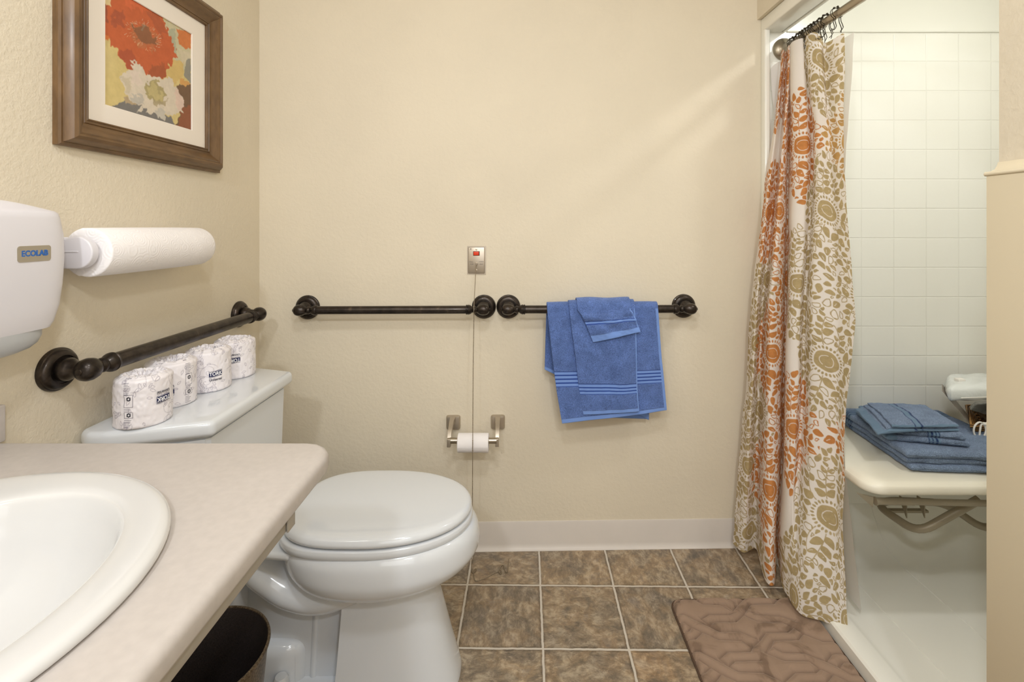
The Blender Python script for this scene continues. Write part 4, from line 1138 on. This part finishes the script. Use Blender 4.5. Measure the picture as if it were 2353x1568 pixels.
curt = thing('shower_curtain', 'white shower curtain printed with orange and olive leaves and medallions', 'shower curtain', (.95, 1.58, .03))
co = grid('printed_cloth', V, M_curt, curt, img); 
# white liner on the shower side
M_liner = NT('white_liner'); _t = M_liner
_t.b.inputs['Base Color'].default_value = srgb(236, 234, 232); _t.b.inputs['Roughness'].default_value = .55
_tr = _t.new('ShaderNodeBsdfTranslucent'); _tr.inputs[0].default_value = srgb(240, 238, 230)
_mx = _t.new('ShaderNodeMixShader'); _mx.inputs[0].default_value = .3
_t.link(_t.b.outputs[0], _mx.inputs[1]); _t.link(_tr.outputs[0], _mx.inputs[2]); _t.link(_mx.outputs[0], _t.n['Material Output'].inputs[0]); M_liner = _t.m
KL = [
 [(1771, 1.782), (1790, 1.786), (1790, 1.786), (1790, 1.786), (1800, 1.782)],
 [(1790, 1.775), (1800, 1.780), (1800, 1.785), (1800, 1.780), (1808, 1.770)],
 [(1840, 1.755), (1830, 1.770), (1830, 1.780), (1830, 1.765), (1836, 1.740)],
 [(1870, 1.700), (1860, 1.740), (1860, 1.745), (1860, 1.735), (1868, 1.690)],
 [(1885, 1.690), (1885, 1.700), (1890, 1.690), (1890, 1.680), (1900, 1.640)],
 [(1910, 1.610), (1900, 1.640), (1920, 1.640), (1910, 1.620), (1925, 1.560)],
 [(1935, 1.540), (1925, 1.560), (1935, 1.560), (1925, 1.540), (1950, 1.480)],
 [(1964, 1.478), (1944, 1.500), (1952, 1.500), (1940, 1.480), (1977, 1.428)]]
VL, _w = cloth(KL, 260, .006, lambda k: np.interp(k, [0, .8, 1.4, 7], [1.768, 1.785, 1.80, 1.778]), lambda k: np.interp(k, [0, 3, 7], [.16, .075, .052]), 31, .002)
lo = grid('curtain_liner', VL, M_liner, None)
tag(lo, 'plain white curtain liner hanging inside the shower behind the printed curtain', 'curtain liner')

# curtain rings: wire double hooks with a row of beads riding on the rod
M_hook = mat('dark_bronze_wire', (60, 54, 42), .35, .8)
def ring_proto():
    t = thing('curtain_ring', 'dark wire double curtain ring with beads riding on the shower rod', 'curtain ring', (RX, 1.6, RZ), 'curtain rings on the shower rod')
    for s_ in (-1, 1):
        b = MB(); pts = []
        for k in range(0, 27):
            a = D(-62 + 304 * k / 26 * 1.0); r = .0175
            pts.append((RX + r * math.cos(a), 1.6 + s_ * .004 + .002 * math.sin(a), RZ + .0025 + r * math.sin(a)))
        a0, a1 = pts[0], pts[-1]
        pts = [(a0[0] + .004 * s_, a0[1] - .003, a0[2] - .045), (a0[0] + .008, a0[1], a0[2] - .030), (a0[0] + .001, a0[1], a0[2] - .013)] + pts + [(a1[0] - .002, a1[1], a1[2] - .012), (a1[0] + .004, a1[1] + .002, a1[2] - .026), (a1[0] - .003, a1[1] + .003, a1[2] - .038), (a1[0] - .010, a1[1] + .003, a1[2] - .034)]
        b.tube([tuple(p) for p in smooth_path(pts, 2)], .0011, 8); b.build('wire_hook', M_hook, t)
    b = MB()
    for k in range(5):
        a = D(50 + 20 * k); b.ball((RX + .0180 * math.cos(a), 1.6 + .004 * (k % 2) * 2 - .004, RZ + .0025 + .0180 * math.sin(a)), .0033, 12, 8)
    b.build('beads', M_hook, t)
    return t
rp = ring_proto()
ys = [1.742, 1.728, 1.697, 1.684, 1.668, 1.650, 1.632, 1.618, 1.600, 1.575, 1.548, 1.498]
kids = list(rp.children)
ORD = ['first', 'second', 'third', 'fourth', 'fifth', 'sixth', 'seventh', 'eighth', 'ninth', 'tenth', 'eleventh']
for i, y in enumerate(ys):
    if i == 0: r = rp
    else:
        r = rp.copy(); C.objects.link(r)
        for k in kids:
            c = k.copy(); C.objects.link(c); c.parent = r; c.matrix_parent_inverse = k.matrix_parent_inverse.copy()
    r['label'] = ('dark beaded wire curtain ring, ' + ORD[i] + ' from the rod flange') if i < 11 else 'dark beaded wire curtain ring at the free end, nearest the camera'
    r.location = (RX, y, RZ); r.rotation_euler = (0, 0, .25 * math.sin(i * 2.3))

# ================================================================== quilted bath mat
M_mat = NT('brown_velvet_mat'); _t = M_mat
_f = _t.ramp(_t.noise(13, 4, .55, dist=.6), [(.36, srgb(124, 103, 87)), (.46, srgb(149, 126, 108)), (.8, srgb(156, 133, 115))])
_t.link(_f, _t.b.inputs['Base Color'])
_t.b.inputs['Roughness'].default_value = .95; _t.b.inputs['Specular IOR Level'].default_value = .1
_t.b.inputs['Sheen Weight'].default_value = .35; _t.b.inputs['Sheen Roughness'].default_value = .4; _t.b.inputs['Sheen Tint'].default_value = (1, .86, .74, 1)
_t.bump(_t.noise(420, 3), .3, .0008); M_mat = _t.m
M_matu = mat('brown_mat_backing', (84, 64, 50), .9)
def bath_mat():
    x0, x1, y0, y1 = .474, .893, .90, 1.533
    def z2w(X, Y): p = Pz(1500 + X / 4.525, 1330 + Y / 4.525, .018); return (p.x, p.y)
    # stitched channels seen in the visible part, as polylines
    L = [[(190, 245), (300, 190), (420, 190), (520, 240), (700, 250), (850, 330), (790, 350), (580, 350), (500, 395), (590, 465)],
         [(180, 350), (320, 345), (690, 525), (900, 525), (1110, 615), (1030, 690), (920, 620), (690, 608), (510, 530), (440, 600), (300, 612)],
         [(450, 190), (520, 240)], [(790, 195), (880, 245)], [(700, 250), (760, 255), (830, 305), (940, 185)],
         [(590, 465), (630, 425), (860, 425), (940, 352), (1010, 245), (1250, 238), (1310, 175)],
         [(1000, 245), (980, 310), (1100, 355), (1320, 362), (1470, 415)], [(940, 352), (1090, 420), (1340, 428), (1470, 490), (1560, 548), (1510, 610), (1250, 615), (1170, 745)],
         [(1170, 535), (1400, 530), (1450, 492)], [(1110, 615), (1170, 535)],
         [(230, 420), (320, 425), (400, 480), (370, 520), (270, 528)], [(400, 480), (510, 530)],
         [(350, 725), (490, 728), (890, 940), (1150, 948), (1360, 1050), (1470, 950), (1690, 950), (1735, 910), (1620, 830), (1370, 825), (1170, 745)],
         [(690, 808), (770, 735), (1010, 732), (1030, 690)], [(790, 885), (850, 828), (1110, 825)], [(690, 808), (790, 885)],
         [(1250, 690), (1350, 742), (1570, 748), (1800, 835), (1860, 755), (2020, 752)], [(1220, 690), (1250, 615)], [(1170, 745), (1220, 690)],
         [(1560, 548), (1760, 628), (1930, 630)], [(1800, 835), (1930, 895), (1980, 838), (2105, 845)], [(1930, 895), (2060, 970), (2200, 972)],
         [(1735, 910), (1870, 965), (2080, 1060), (2290, 1068)], [(1870, 965), (1810, 1048), (1560, 1050), (1490, 1130)],
         [(400, 815), (480, 815), (600, 895), (540, 945), (440, 965)], [(600, 895), (710, 960), (640, 1050), (480, 1055)], [(710, 960), (880, 1045), (1130, 1050), (1300, 1130)]]
    segs = []
    for pl in L:
        w_ = [z2w(*p) for p in pl]
        segs += list(zip(w_[:-1], w_[1:]))
    # the part beyond the frame repeats the same quilting further on
    sh_ = []
    for (a, b_) in segs:
        for dy in (-.34,):
            if a[1] + dy < 1.20 and b_[1] + dy < 1.20: sh_.append(((a[0], a[1] + dy), (b_[0], b_[1] + dy)))
    segs += sh_
    nx, ny = 380, 575
    X, Y = np.meshgrid(np.linspace(x0, x1, nx), np.linspace(y0, y1, ny))
    dmin = np.full(X.shape, 9.)
    for (ax, ay), (bx, by) in segs:
        dx, dy = bx - ax, by - ay; q = np.clip(((X - ax) * dx + (Y - ay) * dy) / (dx * dx + dy * dy + 1e-12), 0, 1)
        dmin = np.minimum(dmin, np.hypot(X - ax - q * dx, Y - ay - q * dy))
    R = .035                                  # rounded corners
    cx_, cy_ = np.clip(X, x0 + R, x1 - R), np.clip(Y, y0 + R, y1 - R)
    vx, vy = X - cx_, Y - cy_; m = np.maximum(np.abs(vx), np.abs(vy)); e = np.hypot(vx, vy)
    k = np.where(e > 1e-9, m / np.maximum(e, 1e-9), 1); Xr, Yr = cx_ + vx * k, cy_ + vy * k
    edge = R - np.maximum(np.abs(vx), np.abs(vy)); edge = np.where((vx == 0) & (vy == 0), np.minimum.reduce([X - x0, x1 - X, Y - y0, y1 - Y]), edge)
    h = .004 + .016 * (.45 * (1 - np.exp(-dmin / .0028)) + .55 * (1 - np.exp(-dmin / .013))) + .001 * vnoise(X.shape, (30, 20), 3)
    rim = np.clip(edge / .014, 0, 1); z = .0015 + (h - .0015) * np.sqrt(1 - (1 - rim) ** 2)
    V = np.stack([Xr, Yr, z], -1)
    t = thing('bath_mat', 'brown quilted memory foam bath mat on the floor by the shower threshold', 'bath mat', ((x0 + x1) / 2, (y0 + y1) / 2, 0))
    grid('padded_top', V, M_mat, t)
    b = MB(); pts = []
    for cx2, cy2, a0 in ((x1 - R, y1 - R, 0), (x0 + R, y1 - R, 90), (x0 + R, y0 + R, 180), (x1 - R, y0 + R, 270)):
        for j in range(9): a = D(a0 + 90 * j / 8); pts.append((cx2 + (R + .0045) * math.cos(a), cy2 + (R + .0045) * math.sin(a)))
    b.prism(pts, 0.0003, .0045, .001, 2, vertical=False); b.build('edge_binding', M_matu, t)
bath_mat()

# ================================================================== fold-down shower seat
M_seat = mat('cream_vinyl_cushion', (236, 231, 215), .38, bump=.05, bscale=120)
M_arm = mat('putty_painted_steel', (150, 140, 120), .42, .15)
st = thing('shower_bench', 'cream padded fold-down shower seat on putty-coloured tube legs, under blue towels', 'shower seat', (1.34, 1.58, .40))
b = MB(); R = []
x0, x1, y0, y1 = .985, 1.73, 1.372, 1.786
for ins, z in ((.020, .4205), (.006, .4215), (.001, .426), (.000, .433), (.001, .441), (.0035, .4465), (.0050, .4475), (.0060, .4465), (.0075, .4475), (.012, .4520), (.022, .4550), (.040, .4560)):
    r = .050 - ins * .5; ring = []
    for cx_, cy_, a0 in ((x1 - ins - r, y1 - ins - r, 0), (x0 + ins + r, y1 - ins - r, 90), (x0 + ins + r, y0 + ins + r, 180), (x1 - ins - r, y0 + ins + r, 270)):
        for k in range(11): a = D(a0 + 9 * k); ring.append((cx_ + r * math.cos(a), cy_ + r * math.sin(a), z))
    R.append(ring)
b.rings(R); b.build('cushion', M_seat, st, angle=45)
def tub(pts, r, name, rb=.02): b = MB(); b.tube(round_path(pts, rb), r, 18); b.build(name, M_arm, st)
tub([P(2012, 1152, 1.405), P(2400, 1160, 1.405)], .0088, 'front_rail')
b = MB(); b.tube([P(2012, 1152, 1.405), P(2098, 1154, 1.405)], .0096, 18); b.lathe([(0, 0), (.0115, 0), (.0115, .004), (0, .004)], P(2010, 1152, 1.405), (1, 0, 0), 20); b.build('hinge_sleeve', M_arm, st)
tub([P(2250, 1148, 1.44), P(2110, 1226, 1.47), P(2016, 1163, 1.60), P(2040, 1150, 1.66), P(2172, 1156, 1.66), P(2266, 1222, 1.60), P(2360, 1150, 1.50), P(2420, 1140, 1.47)], .0118, 'leg', .045)
b = MB()
for x in (2078, 2119):
    p = P(x, 1150, 1.56); b.prism([(0, .004), (.000, -.052), (.030, -.052 + .046), (.030, .004)], -.0016, .0016, 0, 2,
                                   M=Matrix.Translation((p.x, p.y - .01, p.z)) @ Matrix(((0, 0, 1, 0), (1, 0, 0, 0), (0, 1, 0, 0), (0, 0, 0, 1))))
p = P(2042, 1174, 1.62); q = P(2130, 1176, 1.62); b.box(p.x, q.x, 1.612, 1.628, p.z - .004, p.z + .004, .001)
b.build('bracket', M_arm, st, False)
b = MB(); a, c, e = P(1968, 1133, 1.40), P(2005, 1166, 1.40), P(2006, 1142, 1.40)
b.rings([[(v.x, v.y + dy, v.z) for v in (a, c, e)] for dy in (-.002, .002)]); b.build('end_bracket', M_arm, st, False)
b = MB(); b.box(1.10, 1.65, SY - .012, SY - .001, .385, .425, .002); b.build('wall_rail', M_arm, st)

# ================================================================== folded towels on the seat
M_terry2 = terry('slate_blue_terry', .0028)
def folded(parent_name, label, quad, z0, layers, th, seed, base, stripes=(), r=.02, group='folded towels on the shower seat', tiltz=0, lift=None, name='bath_towel'):
    # quad: near-left, near-right, far-right, far-left corners on plan; layers: list of (shrink on near, left, right sides)
    t = thing(name, label, 'towel', ((quad[0][0] + quad[2][0]) / 2, (quad[0][1] + quad[2][1]) / 2, z0), group)
    q = [np.array(p, float) for p in quad]; n = 90; m_ = 100
    for li, (sn, sl, sr, thk) in enumerate(layers):
        W_, L_ = np.linalg.norm(q[1] - q[0]), np.linalg.norm(q[3] - q[0])
        s_ = np.linspace(0, 1, n); e_ = thk * .55 / L_; ca = e_ * (1 - np.cos(np.linspace(0, PI / 2, 9)))
        tt = np.r_[ca[:-1], np.linspace(e_, 1 - e_, m_ - 16), (1 - ca[:-1])[::-1]]
        # closed cross-section swept along the depth: upper skin, rounded sides, lower skin
        rows = []; cols = []; al = []
        rr_ = thk * .5 / W_                    # rounded long edges
        arc = np.linspace(-90, 90, 11)
        prof_ = [(x, 1.0) for x in np.linspace(rr_, 1 - rr_, 64)] + [(1 - rr_ + rr_ * math.cos(D(a_)), math.sin(D(a_))) for a_ in arc[::-1][1:-1]] + \
                [(x, -1.0) for x in np.linspace(1 - rr_, rr_, 64)] + [(rr_ - rr_ * math.cos(D(a_)), math.sin(D(a_))) for a_ in arc[1:-1]]
        NP = len(prof_)
        for j, v in enumerate(tt):
            vv = sn / L_ + v * (1 - sn / L_)
            endr = math.sqrt(max(0, 1 - max(0, 1 - v * L_ / (thk * .55)) ** 2)) if v * L_ < thk * .55 else (math.sqrt(max(0, 1 - max(0, 1 - (1 - v) * L_ / (thk * .55)) ** 2)))
            endr = max(endr, .02)
            ring = []; rc = []; ra = []
            for cu_, ez in prof_:
                u = cu_ * 1.0; u = sl / W_ + u * (1 - (sl + sr) / W_)
                p = (q[0] * (1 - u) + q[1] * u) * (1 - vv) + (q[3] * (1 - u) + q[2] * u) * vv
                z = z0 + thk / 2 + ez * thk / 2 * endr
                if lift is not None: z += lift(u, vv)
                ring.append((p[0], p[1], z))
                c_ = lin(*base); al_ = 1.
                for (a0, b0, axis, nl) in stripes:
                    w_ = u if axis == 'u' else vv
                    if a0 <= w_ <= b0:
                        c_ = lin(104, 128, 150); al_ = 0.
                        k = (w_ - a0) / (b0 - a0) * (nl - 1) if nl > 1 else 9.5
                        if abs(k - round(k)) < .2: c_ = lin(34, 52, 92)
                rc.append(c_); ra.append(al_)
            rows.append(ring); cols.append(rc); al.append(ra)
        V_ = np.array(rows); nz = (vnoise((m_, NP), (9, 12), seed + li) - .5)
        nz[:, -20:] = nz[:, -20:] * np.linspace(1, 0, 20) + nz[:, :1] * np.linspace(0, 1, 20)
        n2 = (vnoise((m_, NP), (26, 40), seed + li + 7) - .5); n2[:, -8:] *= np.linspace(1, 0, 8)
        V_[..., 2] += nz * .004 + n2 * .0014; V_[..., 0] += nz * .003 + n2 * .001; V_[..., 1] += nz * .003 + n2 * .0015
        V_ = np.concatenate([np.tile(V_[:1].mean(1, keepdims=True), (1, NP, 1)), V_, np.tile(V_[-1:].mean(1, keepdims=True), (1, NP, 1))], 0)
        cc = np.array(cols); cc = np.concatenate([cc[:1], cc, cc[-1:]], 0); aa = np.array(al); aa = np.concatenate([aa[:1], aa, aa[-1:]], 0)
        o = grid('fold', V_, M_terry2, t, cc, closed_u=True); setcol(o, cc, aa)
        z0 += thk * .93
    return t
SZ = .4590
slate = (126, 144, 170)
folded('b', 'large folded slate blue bath towel at the bottom of the stack on the shower seat',
       [(1.158, 1.436), (1.52, 1.406), (1.525, 1.77), (1.185, 1.785)], SZ, [(.0, .0, .0, .021), (.008, -.006, .08, .018), (.003, -.010, .0, .023)], .06, 41, slate, [(.80, .92, 'v', 5)])
folded('h', 'slate blue hand towel folded in the middle of the stack on the shower seat',
       [(1.140, 1.510), (1.354, 1.456), (1.410, 1.66), (1.190, 1.72)], SZ + .0600, [(.0, .0, .0, .0190), (.006, .008, .008, .0185)], .03, 51, slate, [(.515, .665, 'u', 4), (.0, .14, 'u', 1)], name='hand_towel')
folded('w', 'slate blue washcloth folded on top of the stack on the shower seat',
       [(1.092, 1.480), (1.347, 1.486), (1.385, 1.66), (1.165, 1.685)], SZ + .0990, [(.0, .0, .0, .0058), (.008, .03, .004, .0060), (.002, .045, .0, .0068)], .015, 61, slate, [(.0, .09, 'u', 1), (.0, .03, 'v', 1), (.46, .56, 'u', 2)], name='washcloth',
       lift=lambda u, v: .008 * math.sin(PI * min(1, max(0, v))) * math.sin(PI * min(1, max(0, .15 + u * .8))) - .012 * max(0, .16 - u) / .16)

# ================================================================== gift basket behind the towels
M_wick = NT('woven_wicker'); _t = M_wick
wv = _t.new('ShaderNodeTexWave'); wv.inputs['Scale'].default_value = 40; wv.inputs['Distortion'].default_value = 3; wv.bands_direction = 'Z'; _t.link(_t.coord(), wv.inputs['Vector'])
_t.link(_t.ramp(wv.outputs['Fac'], [(.2, srgb(104, 70, 30)), (.7, srgb(190, 142, 78))]), _t.b.inputs['Base Color']); _t.bump(wv.outputs['Fac'], .8, .004)
_t.b.inputs['Roughness'].default_value = .5; M_wick = _t.m
M_sheet = mat('grey_card', (150, 140, 130), .3, .2)
M_clear = mat('clear_wrap', (235, 238, 236), .12, trans=.93, ior=1.12)
M_ribbon = mat('white_ribbon', (238, 234, 226), .5)
M_pouch = mat('shiny_white_pouch', (226, 230, 228), .22, bump=.5, bscale=28, bdist=.006, coat=.3)
BX, BY = 1.700, 1.60
bk = thing('wicker_basket', 'flared wicker basket lined with grey card behind the folded towels', 'basket', (1.60, BY, SZ + .01))
lt = P(2153, 894, 1.62); lb = P(2268, 1018, 1.60)
bz = SZ + .002
def rect_ring(xl, xr, ya, yb, z, n=8): 
    return [(xl, ya, z), (xr, ya, z), (xr, yb, z), (xl, yb, z)]
sl = (lt.x - lb.x) / (lt.z - lb.z)
X_at = lambda z, y: lb.x + sl * (z - lb.z) + .86 * (y - 1.60)
bz = SZ + .002; zr = SZ + .080
def bring(z, ya, yb, xr, o=0): return [(X_at(z, ya) + o, ya, z), (xr, ya, z), (xr, yb, z), (X_at(z, yb) + o, yb, z)]
b = MB()
b.rings([bring(bz, 1.60, 1.72, 1.79), bring(zr, 1.57, 1.745, 1.805), bring(zr, 1.576, 1.739, 1.80, .007), bring(bz + .005, 1.606, 1.714, 1.785, .009)])
b.tube([v for v in bring(zr, 1.57, 1.745, 1.806)], .0055, 10, closed=True)
b.build('basket_body', M_wick, bk, angle=30)
b = MB(); zt2 = lt.z
b.rings([[(X_at(z, ya) - .0008, ya, z), (X_at(z, ya) + .0008, ya, z), (X_at(z, yb) + .0008, yb, z), (X_at(z, yb) - .0008, yb, z)] for z, ya, yb in ((zr + .002, 1.59, 1.66), (zt2, 1.60, 1.67))])
b.build('card_liner', M_sheet, bk, False)
# clear wrapped goods
b = MB(); R = []
for z, rx, ry, cx_ in ((zr - .04, .05, .05, 1.655), (zr - .01, .060, .050, 1.650), (zr + .015, .075, .055, 1.630), (zr + .032, .060, .050, 1.635), (zr + .040, .03, .03, 1.640)):
    R.append([(cx_ + rx * (1 + .10 * math.sin(9 * a + z * 90) * .5) * math.cos(a), 1.662 + ry * math.sin(a) * (1 + .06 * math.sin(7 * a)), z) for a in [2 * PI * i / 60 for i in range(60)]])
b.rings(R); wr_ = b.build('wrapped_parcel', mat('wrapped_goods', (120, 118, 112), .12, bump=.9, bscale=22, bdist=.012, coat=1, var=.4, vscale=18), None, angle=80)
tag(wr_, 'clear plastic wrapped parcel in the wicker basket under the white pouch', 'parcel')
b = MB()
k0 = P(2262, 975, 1.555)
for pts in ([(0, 0, 0), (-.016, 0, .006), (-.032, -.002, -.004), (-.037, -.003, -.022), (-.030, -.003, -.040), (-.020, -.003, -.038), (-.016, -.002, -.020), (-.010, 0, -.002), (0, 0, 0)],
            [(0, 0, 0), (.002, -.003, -.020), (-.006, -.004, -.040), (-.010, -.004, -.058)], [(0, 0, 0), (.006, -.003, -.018), (.002, -.004, -.034), (-.005, -.004, -.052), (-.008, -.004, -.060)],
            [(0, 0, 0), (.016, 0, .006), (.030, -.002, -.006), (.030, -.002, -.026), (.012, -.002, -.012), (0, 0, 0)]):
    b.tube([tuple(np.array(p) + np.array(k0)) for p in smooth_path(pts, 6)], .0026, 8)
b.ball(k0, .006); rb_ = b.build('ribbon_bow', M_ribbon, None)
tag(rb_, 'white ribbon bow tied to the front of the wicker basket', 'ribbon')
b = MB()
pl = P(2180, 899, 1.60)
R = []
for k in range(0, 25):
    q = k / 24; x = pl.x + .24 * q; e = min(1, math.sqrt(max(0, 1 - max(0, 1 - q / .10) ** 2))) * (1 if q < .95 else math.sqrt(max(.02, 1 - ((q - .95) / .05) ** 2)))
    e = max(e, .08)
    R.append([(x + .86 * (.055 + .078 * math.copysign(abs(math.cos(a)) ** .5, math.cos(a)) * (.4 + .6 * e)) - .012, 1.655 + .078 * math.copysign(abs(math.cos(a)) ** .5, math.cos(a)) * (.4 + .6 * e), pl.z - .006 + .008 * q + .0285 * math.copysign(abs(math.sin(a)) ** .6, math.sin(a)) * e * (1 + .06 * math.sin(a * 5 + q * 20))) for a in [2 * PI * i / 40 for i in range(40)]])
b.rings(R); po = b.build('pouch', M_pouch, None, angle=60)
tag(po, 'puffy white zipped pouch lying on top of the basket in the shower', 'pouch')
b = MB(); b.box(pl.x + .052, pl.x + .076, 1.62, 1.64, pl.z + .018, pl.z + .032, .002); b.tube([(pl.x + .02, 1.577, pl.z - .015), (pl.x + .24, 1.577, pl.z - .008)], .0014, 6); b.build('zip', M_ribbon, po)
